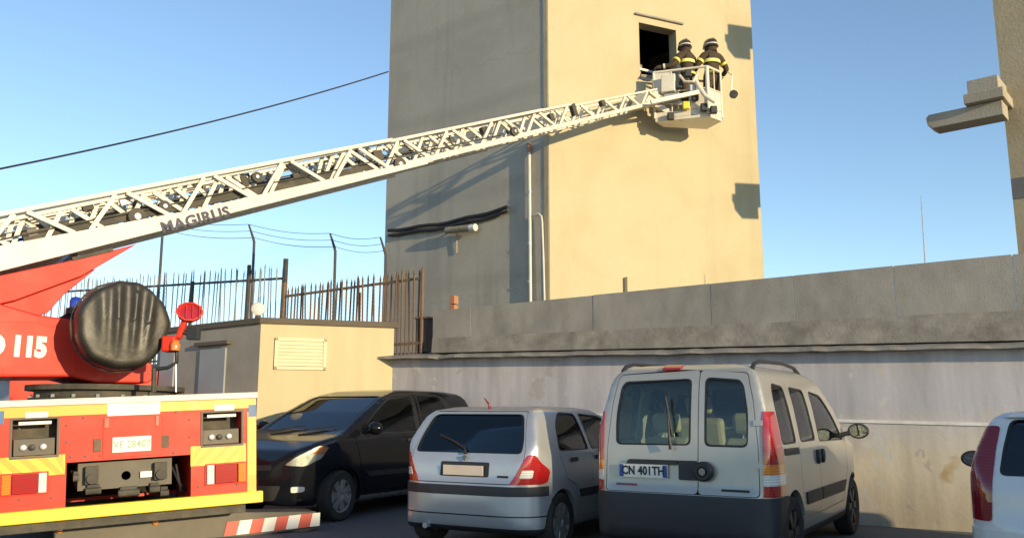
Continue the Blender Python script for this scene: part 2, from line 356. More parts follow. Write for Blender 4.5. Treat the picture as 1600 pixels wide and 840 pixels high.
mb.build('base_course', M['old_concrete'], par, smooth=60)
for i in range(len(seams)-1):
    a, b = seams[i]+.008, seams[i+1]-.008
    dz = rr.uniform(-.005,.005); do = rr.uniform(-.004,.004)
    mb = MB(); n = 6; st = [a+(b-a)*k/n for k in range(n+1)]
    quadstrip(mb, st, lambda s: ledge_z(s)+.30*(par_z(s)-ledge_z(s)), lambda s: par_z(s)+dz, -.05+do, -.29)
    mb.build('panel', M['concrete'], par, smooth=30)

# left tower ---------------------------------------------------------------
TC = Vector((.0435*17, 17.0, 0)); TR = Vector((math.sin(R(65.6)), math.cos(R(65.6)), 0)); TL = Vector((-math.sin(R(50)), math.cos(R(50)), 0))
NR = Vector((TR.y, -TR.x, 0)); NL = Vector((-TL.y, TL.x, 0)); NL = NL if NL.y < 0 else -NL
def trx(u, v, off=0):                 # right face: (t along face, z)
    p = on_plane(u, v, TC+NR*off, NR); return (p-TC).dot(TR), p.z
def tlx(u, v, off=0):
    p = on_plane(u, v, TC+NL*off, NL); return (p-TC).dot(TL), p.z
wr = trx(1183, 215)[0]; wl = tlx(606, 200)[0]
ZT, ZB = 15.6, 2.2
tw = thing('stair_tower', TC+Vector((0,0,ZB)), 'tall windowed tower with pale yellow front and grey concrete flank behind the parapet', 'tower')
def RF(t, off, z): return TC+TR*t+NR*off+Vector((0,0,z))
def LF(t, off, z): return TC+TL*t+NL*off+Vector((0,0,z))
# window opening
o0, zt_ = trx(998, 35); o1, _ = trx(1056, 45); zb_ = trx(1000, 124)[1]
mb = MB()
def face(mb, f, a, b, z0, z1): mb.add([f(a,0,z0),f(b,0,z0),f(b,0,z1),f(a,0,z1)], [(0,1,2,3)])
face(mb,RF,0,o0,ZB,ZT); face(mb,RF,o1,wr,ZB,ZT); face(mb,RF,o0,o1,ZB,zb_); face(mb,RF,o0,o1,zt_,ZT)
dp = -.28
for a,b,c,d in (((o0,zb_),(o0,zt_),0,0),((o1,zb_),(o1,zt_),0,0),((o0,zt_),(o1,zt_),0,0),((o0,zb_),(o1,zb_),0,0)):
    mb.add([RF(a[0],0,a[1]),RF(b[0],0,b[1]),RF(b[0],dp,b[1]),RF(a[0],dp,a[1])],[(0,1,2,3)])
E1 = RF(wr,0,0); E2 = LF(wl,0,0); E3 = E1+TL*wl; 
mb.add([E1+Vector((0,0,ZB)),E3+Vector((0,0,ZB)),E3+Vector((0,0,ZT)),E1+Vector((0,0,ZT))],[(0,1,2,3)])
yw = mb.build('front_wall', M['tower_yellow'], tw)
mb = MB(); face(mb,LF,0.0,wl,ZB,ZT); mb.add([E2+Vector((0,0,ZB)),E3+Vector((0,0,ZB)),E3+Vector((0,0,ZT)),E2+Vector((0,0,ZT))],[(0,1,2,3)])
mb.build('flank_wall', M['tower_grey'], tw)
mb = MB(); q = .18; mb.prism([RF(wr+q,q,ZT),TC+(NR+NL)*q+Vector((0,0,ZT)),LF(wl+q,q,ZT),E3+(TR+TL)*q+Vector((0,0,ZT))],(0,0,.25)); mb.build('roof_slab', M['concrete'], tw)
# dark room inside
mb = MB(); ri, rj = o0-.6, o1+1.2
def IB(t, d, z): return RF(t, dp-d, z)
P8 = [IB(t,d,z) for t in (ri,rj) for d in (0,2.2) for z in (zb_-.9, zt_+.5)]
mb.add(P8,[(0,2,3,1),(4,5,7,6),(2,6,7,3),(0,4,6,2),(1,3,7,5)])
mb.add([IB(ri,0,zb_-.9),IB(rj,0,zb_-.9),IB(rj,0,zb_),IB(ri,0,zb_)],[(0,1,2,3)]); mb.add([IB(ri,0,zt_),IB(rj,0,zt_),IB(rj,0,zt_+.5),IB(ri,0,zt_+.5)],[(0,1,2,3)])
mb.add([IB(ri,0,zb_),IB(o0,0,zb_),IB(o0,0,zt_),IB(ri,0,zt_)],[(0,1,2,3)]); mb.add([IB(o1,0,zb_),IB(rj,0,zb_),IB(rj,0,zt_),IB(o1,0,zt_)],[(0,1,2,3)])
mb.build('room', M['void'], tw)
# lintel drip
l0, lz = trx(991, 22); l1, _ = trx(1066, 40)
mb = MB(); mb.prism([RF(l0,0.001,lz-.018),RF(l1,0.001,lz-.018),RF(l1,0.001,lz+.018),RF(l0,0.001,lz+.018)], NR*.06); mb.build('lintel_drip', M['concrete'], tw)
# sill boards and debris
mb = MB(); mb.prism([RF(o0+.004,.03,zb_-.0),RF(o1-.004,.03,zb_),RF(o1-.004,.03,zb_+.05),RF(o0+.004,.03,zb_+.05)], -NR*.3); sill = mb.build('window_sill', M['concrete'], tw)
mb = MB(); mb.bar(RF(o0+.05,-.08,zb_+.10), RF(o1-.05,-.05,zb_+.17), .10, .07); mb.build('board', M['junk'], sill)
mb = MB(); mb.bar(RF(o0+.03,-.15,zb_+.30), RF(o1-.1,-.18,zb_+.26), .08, .05); mb.build('board', M['galv'], sill)
mb = MB(); mb.bar(RF(o0+.06,-.2,zb_+.05), RF(o0+.14,-.2,zb_+.42), .07, .06); mb.build('board', M['junk'], sill)
# corner strip of render
mb = MB(); a, _ = tlx(851, 300)
mb.prism([LF(0.012,.004,ZB),LF(a,.004,ZB),LF(a,.004,ZT),LF(0.012,.004,ZT)],NL*.012); mb.build('corner_strip', M['tower_right'], tw)
# foot box on the front
a, z = trx(975, 433); b, z0 = trx(998, 452)
mb = MB(); mb.prism([RF(a,.001,z0-.4),RF(b,.001,z0-.4),RF(b,.001,z),RF(a,.001,z)],NR*.12); mb.build('meter_box', M['tower_yellow'], tw, bevel=.01)
# flank details: pipes, cable bundle, lamp
def lpt(u, v, off=.06):
    p = on_plane(u, v, TC+NL*off, NL); return p
dpi = thing('drain_pipe', lpt(829, 480), 'white drainpipe with red top running down the grey tower flank', 'pipe')
mb = MB(); mb.tube(lpt(827,236), lpt(829,480), .034, n=10); mb.build('pipe', M['pipe_white'], dpi, smooth=40)
mb = MB(); mb.tube(lpt(826,224), lpt(827,238), .045, n=10); mb.build('pipe_collar', M['brick'], dpi, smooth=40)
for v in (300, 380, 440):
    mb = MB(); mb.tube(lpt(827.6,v-2), lpt(827.7,v+2), .042, n=10); mb.build('pipe_clip', M['galv'], dpi, smooth=40)
cnd = thing('conduit', lpt(851, 480), 'thin bent conduit pipe beside the tower corner', 'pipe')
mb = MB(); mb.path([lpt(835,336),lpt(842,334),lpt(846,338),lpt(847,345),lpt(849,400),lpt(851,480)], .022, 8); mb.build('pipe', M['pipe_white'], cnd, smooth=50)
cb = thing('cable_bundle', lpt(700, 350), 'pair of thick black cables sagging along the grey tower flank', 'cable')
for dv in (0, 7):
    mb = MB(); pts = []
    for k in range(13):
        f = k/12; pts.append(lpt(607+186*f, 360+dv-36*f+5*math.sin(f*math.pi)+ (1.2*math.sin(f*17+dv)), .07))
    mb.path(pts, .04 if dv == 0 else .032, 8); mb.build('cable', M['cable'], cb, smooth=60)
fl = thing('wall_lamp', lpt(720, 357), 'small tubular lamp with pale end mounted under the black cables', 'lamp')
mb = MB(); mb.tube(lpt(698,360,.16), lpt(735,356,.16), .075, n=12); mb.build('housing', M['junk'], fl, smooth=40)
mb = MB(); mb.tube(lpt(735,356,.16), lpt(743,355,.16), .078, n=12); mb.build('lens', M['white_lens'], fl, smooth=40)
mb = MB(); mb.bar(lpt(718,352,.01), lpt(718,356,.15), .03); mb.bar(lpt(714,362,.05), lpt(714,395,.03), .02); mb.build('bracket', M['tower_grey'], fl)
st = thing('brick_stub', wp(*(wpx(705,480,-.5)[0],-.5), 2.3), 'short orange brick pier standing behind the parapet end', 'pier')
s_, z_ = wpx(706, 461, -.5); 
for k in range(5):
    mb = MB(); zt = z_-.16*k; mb.prism([wp(s_-.055,-.5,zt-.15),wp(s_+.055,-.5,zt-.15),wp(s_+.055,-.62,zt-.15),wp(s_-.055,-.62,zt-.15)],(0,0,.145)); mb.build('brick', M['brick'], st, bevel=.006)

# right tower --------------------------------------------------------------
EL = Vector((.584*15.40, 15.40, 0)); C2 = EL - TL*4.2
t2 = thing('concrete_tower', EL+Vector((0,0,ZB)), 'brown concrete tower with a stepped cantilevered beam', 'tower')
mb = MB(); D2 = C2+TR*4.5; E2b = EL+TR*4.5
mb.prism([EL+Vector((0,0,ZB)), C2+Vector((0,0,ZB)), D2+Vector((0,0,ZB)), E2b+Vector((0,0,ZB))],(0,0,13.4)); mb.build('wall', M['tower_right'], t2)
def arm(za, part):
    o = EL + Vector((0,0,za))
    def q(a, n, z): return o + TL*a + NL*n + Vector((0,0,z))
    mb = MB(); mb.prism([q(-.08,-.05,.10),q(.42,-.05,.10),q(.42,.72,.10),q(-.08,.72,.10)],(0,0,.26))
    blk = mb.build(part, M['concrete2'], t2, bevel=.012)
    mb = MB(); mb.prism([q(-.16,-.05,-.09),q(.48,-.05,-.09),q(.48,.80,-.09),q(-.16,.80,-.09)],(0,0,.185)); mb.build('beam_shelf', M['concrete2'], blk, bevel=.012)
    mb = MB(); h = [(-.1,0),(1.12,0),(1.17,-.06),(1.15,-.20),(1.06,-.27),(-.1,-.27)]
    mb.prism([q(a,.20,z-.095) for a, z in h], NL*.45); mb.build('beam', M['concrete2'], blk, bevel=.012)
M['concrete2'] = mat('concrete2', (.42,.385,.32), .95, var=.15, scale=4, dirt=(.22,.18,.13), damt=.5, dscale=2, bump=.006, bscale=30, spec=.2)
AZ = on_plane(1500, 179, EL, NL).z
arm(AZ, 'beam_block'); arm(AZ+3.75, 'beam_block')
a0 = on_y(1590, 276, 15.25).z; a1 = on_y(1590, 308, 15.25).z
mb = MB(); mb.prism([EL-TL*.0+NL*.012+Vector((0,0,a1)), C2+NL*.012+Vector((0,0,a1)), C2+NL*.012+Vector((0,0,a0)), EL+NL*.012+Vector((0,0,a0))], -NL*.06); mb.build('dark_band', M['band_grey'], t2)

# electricity cabin --------------------------------------------------------
CR = Vector((math.sin(R(72)), math.cos(R(72)), 0)); CL = Vector((-math.sin(R(54)), math.cos(R(54)), 0))
cz = 0.12
CC = Vector((-.2855*14.4, 14.4, 0)); nR = Vector((CR.y,-CR.x,0)); nL = Vector((-CL.y,CL.x,0)); nL = nL if nL.y < 0 else -nL
def crx(u, v): p = on_plane(u, v, CC, nR); return (p-CC).dot(CR), p.z
def clx(u, v): p = on_plane(u, v, CC, nL); return (p-CC).dot(CL), p.z
cw = crx(615, 550)[0]; cl = 2.9; ch = crx(401, 505)[1]
cab = thing('utility_cabin', CC+Vector((0,0,cz)), 'low yellow rendered cabin with a louvred vent and flat dark roof', 'cabin')
def K(a, b, z): return CC+CR*a+CL*b+Vector((0,0,z))
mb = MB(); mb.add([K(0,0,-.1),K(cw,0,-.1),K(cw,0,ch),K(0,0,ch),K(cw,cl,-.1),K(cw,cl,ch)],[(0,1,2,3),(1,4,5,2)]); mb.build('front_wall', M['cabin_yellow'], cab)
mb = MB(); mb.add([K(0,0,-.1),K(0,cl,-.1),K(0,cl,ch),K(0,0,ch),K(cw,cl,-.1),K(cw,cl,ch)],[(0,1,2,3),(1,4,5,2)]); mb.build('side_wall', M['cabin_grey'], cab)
mb = MB(); q=.05; mb.prism([K(-q,-q,ch),K(cw+q,-q,ch),K(cw+q,cl+q,ch),K(-q,cl+q,ch)],(0,0,.10)); mb.build('roof', M['cabin_roof'], cab, bevel=.01)
a, z1 = crx(430, 527); b, z0 = crx(509, 578)
mb = MB(); 
fr_ = MB()
def CF(t, z, o=0): return CC+CR*t+nR*o+Vector((0,0,z))
for (p0,p1,q0,q1) in ((a,b,z1-.05,z1),(a,b,z0,z0+.05),(a,a+.05,z0,z1),(b-.05,b,z0,z1)):
    fr_.prism([CF(p0,q0,.002),CF(p1,q0,.002),CF(p1,q1,.002),CF(p0,q1,.002)], nR*.03)
vent = fr_.build('vent', M['louvre'], cab)
n = 7
for k in range(n):
    zc = z0+.06+(z1-z0-.12)*(k+.5)/n
    mb = MB(); mb.prism([CF(a+.05,zc-.028,.028),CF(b-.05,zc-.028,.028),CF(b-.05,zc+.028,.004),CF(a+.05,zc+.028,.004)], (0,0,.008)); mb.build('slat', M['louvre'], vent)
# doors on the side wall
for (u0,u1) in ((312,352),(250,272)):
    t0,_ = clx(u0, 600); t1,_ = clx(u1, 600); zt = clx((u0+u1)/2, 545)[1]
    t0, t1 = sorted((t0, t1))
    def SF(t, z, o): return CC+CL*t+nL*o+Vector((0,0,z))
    mb = MB(); mb.prism([SF(t0,.02,.002),SF(t1,.02,.002),SF(t1,zt,.002),SF(t0,zt,.002)], nL*.035); d = mb.build('door', M['door_grey'], cab, bevel=.006)
    mb = MB(); mb.prism([SF(t0-.1,zt+.06,.002),SF(t1+.1,zt+.06,.002),SF(t1+.1,zt+.12,.002),SF(t0-.1,zt+.12,.002)], nL*.09); mb.build('canopy', M['cabin_roof'], d)
    mb = MB(); mb.bar(SF(t0+.08,1.1,.06), SF(t0+.08,1.22,.06), .02); mb.build('handle', M['galv'], d)
# dome light on the roof
p = K(.02,.12,ch+.10)
dm = thing('dome_light', p, 'small round floodlight standing on the corner of the cabin roof', 'lamp')
mb = MB(); mb.lathe([(.05,0),(.05,.04),(.025,.05),(.025,.09)], Matrix.Translation(p), 12); mb.build('base', M['dark_iron'], dm, smooth=40)
q = (Vector((.3,-1,.1))).normalized(); mm_ = Matrix.Translation(p+Vector((0,0,.15))) @ q.to_track_quat('Z','Y').to_matrix().to_4x4()
mb = MB(); mb.lathe([(.03,-.09),(.08,-.06),(.11,0),(.115,.02)], mm_, 16); mb.build('housing', M['pale_iron'], dm, smooth=40)
mb = MB(); mb.lathe([(.104,.021),(.08,.04),(.0001,.055)], mm_, 16); mb.build('lens', M['white_lens'], dm, smooth=60)

# fences -------------------------------------------------------------------
def spike_mesh(h, w):
    mb = MB(); a = w/2
    mb.add([(-a,-a,0),(a,-a,0),(a,a,0),(-a,a,0),(-a,-a,h-.12),(a,-a,h-.12),(a,a,h-.12),(-a,a,h-.12),
            (-a*1.7,-a*.5,h-.10),(a*1.7,-a*.5,h-.10),(a*1.7,a*.5,h-.10),(-a*1.7,a*.5,h-.10),(0,0,h)],
           [(0,3,2,1),(0,1,5,4),(1,2,6,5),(2,3,7,6),(3,0,4,7),(4,5,9,8),(5,6,10,9),(6,7,11,10),(7,4,8,11),(8,9,12),(9,10,12),(10,11,12),(11,8,12)])
    return mb.mesh('bar')
def fence(name, A, B, zb0, zb1, h0, h1, pitch, w, m, label, posts, pm, group=None, seed=1):
    A, B = Vector(A), Vector(B); L_ = (B-A).length; d = (B-A)/L_; r = random.Random(seed)
    f = thing(name, A+Vector((0,0,zb0)), label, 'fence', group)
    n = int(L_/pitch); hm = (h0+h1)/2; me = spike_mesh(hm, w); me.materials.append(m)
    rot = math.atan2(d.y, d.x)
    for k in range(n+1):
        t = k*pitch; fr = t/L_; z = zb0+(zb1-zb0)*fr; h = h0+(h1-h0)*fr
        p = A+d*t; Mx = Matrix.Translation((p.x,p.y,z)) @ Matrix.Rotation(rot,4,'Z') @ Matrix.Rotation(r.gauss(0,.018),4,'Y') @ Matrix.Rotation(r.gauss(0,.02),4,'X') @ Matrix.Diagonal((1,1,h/hm*r.uniform(.97,1.02),1))
        link('bar', me, f, Mx)
    for fz in (.12, .86):
        mb = MB(); mb.bar(A+Vector((0,0,zb0+h0*fz)), B+Vector((0,0,zb1+h1*fz)), .025, .045); mb.build('rail', pm, f)
    for t, ww, hh in posts:
        p = A+d*(t*L_); z = zb0+(zb1-zb0)*t
        mb = MB(); mb.box(-ww/2,ww/2,-ww/2,ww/2,0,hh, Matrix.Translation((p.x,p.y,z)) @ Matrix.Rotation(rot,4,'Z')); mb.build('post', pm, f, bevel=.008)
    return f
lz0 = ledge_z(0)
f2a = wp(.02, -.10); f2b = wp(-3.35, -.12)
zt_r = on_plane(655, 416, f2a, WN).z; zt_l = on_plane(441, 447, f2a, WN).z
fence('spiked_fence', f2a, f2b, lz0, lz0, zt_r-lz0, zt_l-lz0, .088, .022, M['rust'], 'rusty brown spiked fence next to the parapet end and tower', [(0,.045,zt_r-lz0-.05),(.42,.035,1.15),(.72,.035,1.15),(1,.07,1.5)], M['rust'])
g1a = Vector((-.2605*17.2, 17.2, 0)); g1b = Vector((-11.5, 20.6, 0)); g1m = g1a.lerp(g1b,.33)
zA = on_y(435, 408, 17.2).z; zM = on_y(300, 425, 18).z
fence('palisade_fence', g1a, g1b, 2.33, 2.33, zA-2.33-.05, zM-2.33+.25, .10, .016, M['pale_iron'], 'pale thin barred fence with dark posts above the cabin roof', [(0,.075,zA-2.33+.05),(.12,.06,zA-2.33),(.315,.06,1.9),(.6,.06,1.9)], M['dark_iron'])
# cranked mesh fence behind
def on_xy(u, v, p):                    # height where a vertical at p crosses row v
    d = ray(u, v); return CAM.z + d.z*(p.y/d.y)
mf = thing('wire_mesh_fence', (-4.6,19,2.33), 'tall chain link fence with cranked posts and sagging wires', 'fence')
Yb = 19.0; tops = []
for u, vt in ((395, 352), (523, 366), (602, 372), (250,340)):
    x = (u-800)/F_PX*Yb*1.0/ (CP) * 1.0
    p = on_y(u, 420, Yb); zt = on_y(u, vt, Yb).z; 
    mb = MB(); kx = -.11
    mb.path([(p.x+.02,Yb,2.33),(p.x,Yb,zt-.38),(p.x-.02,Yb,zt-.3),(p.x+kx,Yb-.1,zt)], [.035,.03,.03,.02], 8); mb.build('post', M['dark_iron'], mf, smooth=50)
    tops.append(Vector((p.x, Yb, zt)))
tops.sort(key=lambda v: v.x)
for f in (.0,.14,.28):
    mb = MB()
    for a, b in zip(tops[:-1], tops[1:]):
        pts = [a.lerp(b, k/8)+Vector((-.11+.11*f/.3,-.1+.1*f/.3,-f-.08*math.sin(math.pi*k/8))) for k in range(9)]; mb.path(pts, .006, 4)
    mb.build('wire', M['dark_iron'], mf)
mb = MB()
for a, b in zip(tops[:-1], tops[1:]):
    W_ = b.x-a.x; nn = int(W_/.085); H = 1.9
    for k in range(-int(H/.085), nn):
        for sgn in (1,):
            for up in (0,1):
                x0 = a.x+k*.085; x1 = x0+H
                xa, xb = max(x0,a.x), min(x1,b.x)
                if xb <= xa: continue
                fz = lambda x: (x-x0) if not up else H-(x-x0)
                zt = a.z-.42
                mb.bar((xa,Yb,zt-H+fz(xa)),(xb,Yb,zt-H+fz(xb)),.0035)
o = mb.build('chain_link', M['galv'], mf); o['kind'] = 'stuff'
# dark box at the fence end
mb = MB(); s_, z_ = wpx(663, 500, -.2)
jb = thing('junction_box', wp(s_,-.2,lz0), 'dark metal box between the spiked fence and the parapet', 'box')
mb.prism([wp(s_-.12,-.12,lz0+.02),wp(s_+.10,-.12,lz0+.02),wp(s_+.10,-.4,lz0+.02),wp(s_-.12,-.4,lz0+.02)],(0,0,z_-lz0)); mb.build('box', M['dark_iron'], jb, bevel=.01)
mb = MB(); mb.prism([wp(s_-.15,-.09,z_+.02),wp(s_+.13,-.09,z_+.02),wp(s_+.13,-.43,z_+.02),wp(s_-.15,-.43,z_+.02)],(0,0,.03)); mb.build('lid', M['rust'], jb)
# overhead cable
pE = tlx(607, 114); pe = LF(wl-.02, .05, pE[1]); q = on_y(-60, 244, 13.0)
mb = MB(); d = q-pe; ext = pe + d*1.6
mb.path([pe.lerp(ext, k/24)-Vector((0,0,.35*4*(k/24)*(1-k/24))) + Vector((0,0,.0)) for k in range(25)], .018, 6)
ow = thing('overhead_cable', pe, 'black overhead cable reaching the upper edge of the grey tower flank', 'cable')
mb.build('wire', M['cable'], ow, smooth=60)
# antenna rod
p0 = on_y(1446, 420, 15.0); zt = on_y(1439, 306, 15.0)
an = thing('antenna_rod', (p0.x,15,2.33), 'thin metal aerial rod rising behind the parapet', 'antenna')
mb = MB(); mb.path([(p0.x,15,2.33),(p0.x,15,p0.z),(zt.x,15,zt.z)], [.014,.012,.007], 6); mb.build('rod', M['galv'], an)
# ================================================================== cars (shells cut from silhouettes)
CS = bpy.data.scenes.new('csg')
def tmp(me):
    o = bpy.data.objects.new('tmp', me); CS.collection.objects.link(o); return o
def cdg():
    vl = CS.view_layers[0]; vl.update(); return vl.depsgraph
def csg(a, b, op='DIFFERENCE'):
    oa, ob = tmp(a), tmp(b)
    m = oa.modifiers.new('b', 'BOOLEAN'); m.operation = op; m.object = ob; m.solver = 'MANIFOLD'
    dg = cdg()
    me = bpy.data.meshes.new_from_object(oa.evaluated_get(dg))
    bpy.data.objects.remove(oa); bpy.data.objects.remove(ob)
    return me
def tri(me):
    bm = bmesh.new(); bm.from_mesh(me); bmesh.ops.triangulate(bm, faces=bm.faces); bmesh.ops.recalc_face_normals(bm, faces=bm.faces); bm.to_mesh(me); bm.free(); return me
def rpoly(pts, r, n=4):
    """round the corners of a 2D polygon; r may be a list"""
    out = []; N_ = len(pts)
    for i, p in enumerate(pts):
        a, b = Vector(pts[i-1]), Vector(pts[(i+1)%N_]); p = Vector(p)
        rr = r[i] if isinstance(r, (list, tuple)) else r
        da, db = a-p, b-p; k = min(rr, da.length*.45, db.length*.45)
        if k < 1e-4: out.append(p); continue
        q0, q1 = p+da.normalized()*k, p+db.normalized()*k
        for j in range(n+1):
            t = j/n; out.append(q0*(1-t)**2+p*2*t*(1-t)+q1*t*t)
    return out
def scale_poly(pts, d):
    """grow polygon by about d"""
    c = sum((Vector(p) for p in pts), Vector((0,0)))/len(pts); out = []
    for p in pts:
        v = Vector(p)-c; out.append(c+v*(1+d/max(.05, v.length)))
    return out
def ex_y(poly, y0, y1): return tri(MB().prism([(p[0], y0, p[1]) for p in poly], (0, y1-y0, 0)).mesh())
def ex_x(poly, x0, x1): return tri(MB().prism([(x0, p[0], p[1]) for p in poly], (x1-x0, 0, 0)).mesh())
def ex_z(poly, z0, z1): return tri(MB().prism([(p[0], p[1], z0) for p in poly], (0, 0, z1-z0)).mesh())
def cbox(x0, x1, y0, y1, z0, z1): return tri(MB().box(x0, x1, y0, y1, z0, z1).mesh())
def ccyl(c, r, y0, y1, n=40): return tri(MB().lathe([(r, y0), (r, y1)], Matrix.Translation((c[0], 0, c[1])) @ Matrix.Rotation(R(-90), 4, 'X'), n).mesh())
def solid(side, front, plan, voxel=.03, it=10):
    L_ = max(p[0] for p in side)
    a = ex_y(side, -1.5, 1.5)
    fr = [(p[0], p[1]) for p in front] + [(-p[0], p[1]) for p in reversed(front) if p[0] > 1e-4]
    b = ex_x(fr, -1, L_+1)
    pl = [(p[0], p[1]) for p in plan] + [(p[0], -p[1]) for p in reversed(plan) if p[1] > 1e-4]
    c = ex_z(pl, -1, 3)
    me = csg(csg(a, b, 'INTERSECT'), c, 'INTERSECT')
    o = tmp(me); m = o.modifiers.new('r', 'REMESH'); m.mode = 'VOXEL'; m.voxel_size = voxel
    s = o.modifiers.new('s', 'SMOOTH'); s.factor = .5; s.iterations = it
    dg = cdg(); me = bpy.data.meshes.new_from_object(o.evaluated_get(dg)); bpy.data.objects.remove(o)
    return me
def inflate(me, d):
    m = me.copy(); n = len(m.vertices); co = np.empty(n*3, 'f'); no = np.empty(n*3, 'f')
    m.vertices.foreach_get('co', co); m.vertex_normals.foreach_get('vector', no)
    m.vertices.foreach_set('co', co+no*d); m.update(); return m
class Car:
    def __init__(s, name, Wm, label, side, front, plan, paint, voxel=.03, it=10):
        s.th = thing(name, Wm, label, 'car'); s.W = Wm; s.paint = paint
        s.S = solid(side, front, plan, voxel, it); s.cache = {}
        s.shell = csg(s.S, inflate(s.S, -.05))
    def skin(s, d0, d1):
        k = (d0, d1)
        if k not in s.cache: s.cache[k] = csg(inflate(s.S, d1), inflate(s.S, d0))
        return s.cache[k]
    def put(s, name, me, m, parent=None, smooth=32): return put(name, me, m, parent or s.th, s.W, smooth, s.W)
    def panel(s, name, prism, d0, d1, m, parent=None, minus=(), smooth=32):
        me = csg(s.skin(d0, d1), prism, 'INTERSECT')
        for x in minus: me = csg(me, x)
        return s.put(name, me, m, parent, smooth)
    def cut(s, prism): s.shell = csg(s.shell, prism)
    def window(s, poly, kind, glass, parent=None, seal=.022, rng=None, name='window'):
        big = scale_poly(poly, seal)
        mk = {'L': lambda p: ex_y(p, .25, 1.3), 'R': lambda p: ex_y(p, -1.3, -.25), 'B': lambda p: ex_x(p, *(rng or (-.6, .75))), 'F': lambda p: ex_x(p, *(rng or (2, 4.5)))}[kind]
        pb, ps = mk(big), mk(poly)
        s.cuts.append(pb)
        fr = csg(csg(s.skin(-.018, .001), pb, 'INTERSECT'), ps)
        f = s.put(name, fr, M['seal'], parent)
        gl = csg(s.skin(-.016, -.008), ps, 'INTERSECT')
        s.put('pane', gl, glass, f, 60)
        return f
    cuts = []
    def box_part(s, name, m, parent, *boxes, bevel=.01):
        mb = MB()
        for b in boxes: mb.box(*b)
        return put(name, mb.mesh(), m, parent or s.th, s.W, None, s.W, bevel)
    def wheel(s, x, y, r, w, side, spokes=7, rim=M['alloy'], steer=0):
        Mx = Matrix.Translation((x, y, r)) @ Matrix.Rotation(steer, 4, 'Z') @ Matrix.Rotation(R(-90)*side, 4, 'X')   # local z outward
        mb = MB(); ri = r*.66
        mb.lathe([(ri, -w/2), (r*.9, -w/2), (r*.985, -w/2+.02), (r, -w/4), (r, w/4), (r*.985, w/2-.02), (r*.9, w/2), (ri, w/2-.012), (ri-.012, w/2-.03), (ri-.012, -w/2)], Mx, 36)
        ty = mb.build('tyre', M['rubber'], None, smooth=35) if False else None
        wh = put('wheel', mb.mesh(), M['rubber'], s.th, s.W, 35, s.W)
        mb = MB(); mb.lathe([(.0001, w/2-.03), (.045, w/2-.03), (.05, w/2-.045), (ri*.9, w/2-.06), (ri-.01, w/2-.02), (ri+.004, w/2-.012), (ri+.004, w/2-.03), (ri-.014, -w/2)], Mx, 36)
        put('rim', mb.mesh(), rim, wh, s.W, 35, s.W)
        for k in range(spokes):
            a = 2*math.pi*k/spokes; d = Vector((math.cos(a), math.sin(a), 0)); e = Vector((-d.y, d.x, 0))
            pts = [d*.04+e*.028, d*(ri*.93)+e*.045, d*(ri*.93)-e*.045, d*.04-e*.028]
            mb = MB(); mb.prism([Mx @ (p+Vector((0,0,w/2-.05))) for p in pts], (Mx.to_3x3() @ Vector((0,0,.034)))); put('spoke', mb.mesh(), rim, wh, s.W, None, s.W, .004)
        return wh
    def seat(s, x, y, z, hb=.62, w=.5):
        CL_ = getattr(s, 'cloth', M['seat_cloth'])
        mb = MB(); mb.box(x-.1, x+.42, y-w/2, y+w/2, z-.14, z)
        se = put('seat', mb.mesh(), CL_, s.th, s.W, None, s.W, .04)
        mb = MB(); T = Matrix.Translation((x-.08, y, z)) @ Matrix.Rotation(R(-14), 4, 'Y'); mb.box(-.12, .02, -w/2, w/2, -.02, hb, T)
        put('backrest', mb.mesh(), CL_, se, s.W, None, s.W, .045)
        mb = MB(); mb.box(-.09, .01, -.14, .14, hb+.05, hb+.24, T); put('headrest', mb.mesh(), CL_, se, s.W, None, s.W, .04)
        mb = MB()
        for yy in (-.06, .06): mb.tube(T @ Vector((-.04, yy, hb-.02)), T @ Vector((-.04, yy, hb+.08)), .007, n=6)
        put('headrest_rod', mb.mesh(), M['galv'], se, s.W, None, s.W)
    def mirror(s, x, y, z, side, m=None):
        mb = MB(); T = Matrix.Translation((x, y, z)); sg = side
        mb.path([T @ Vector((0, 0, -.02)), T @ Vector((-.0, sg*.06, 0)), T @ Vector((-.0, sg*.11, .01))], [.03, .024, .03], 8)
        mi = put('mirror', mb.mesh(), M['black_plastic'], s.th, s.W, 50, s.W)
        mb = MB()
        Q = T @ Matrix.Translation((0, sg*.19, .03)) @ Matrix.Rotation(R(-90), 4, 'Y')
        mb.lathe([(.085, .0), (.098, -.02), (.092, -.06), (.06, -.1), (.0001, -.115)], Q @ Matrix.Diagonal((.85, 1.15, 1, 1)), 20); put('mirror_shell', mb.mesh(), m or M['black_plastic'], mi, s.W, 50, s.W)
        mb = MB(); mb.lathe([(.0001, .003), (.078, .003)], Q @ Matrix.Diagonal((.85, 1.15, 1, 1)), 20); put('mirror_glass', mb.mesh(), M['mirror_glass'], mi, s.W, None, s.W)
    def finish(s, lining=True):
        for c in s.cuts: s.cut(c)
        if lining:
            me = csg(inflate(s.S, -.055), inflate(s.S, -.065))
            for c in s.cuts: me = csg(me, c)
            me = csg(me, s.nolin) if getattr(s, 'nolin', None) else me
            s.put('lining', me, getattr(s, 'lin_mat', M['interior']))
        b = s.put('body', s.shell, s.paint)
        s.cuts = []; s.cache = {}
        return b
def car_matrix(ref_local, ref_world, heading, k=1.0):
    n = Vector((0, -.02, 1)).normalized(); f = Vector((math.sin(heading), math.cos(heading), .02*math.cos(heading))).normalized()
    l = n.cross(f).normalized(); f = l.cross(n)
    Rm = frame((0,0,0), f, l, n)
    x, y = ref_world; p = Vector((x, y, gz(x, y)))
    return Matrix.Translation(p - (Rm.to_3x3() @ Vector(ref_local))*k) @ Rm @ Matrix.Scale(k, 4)
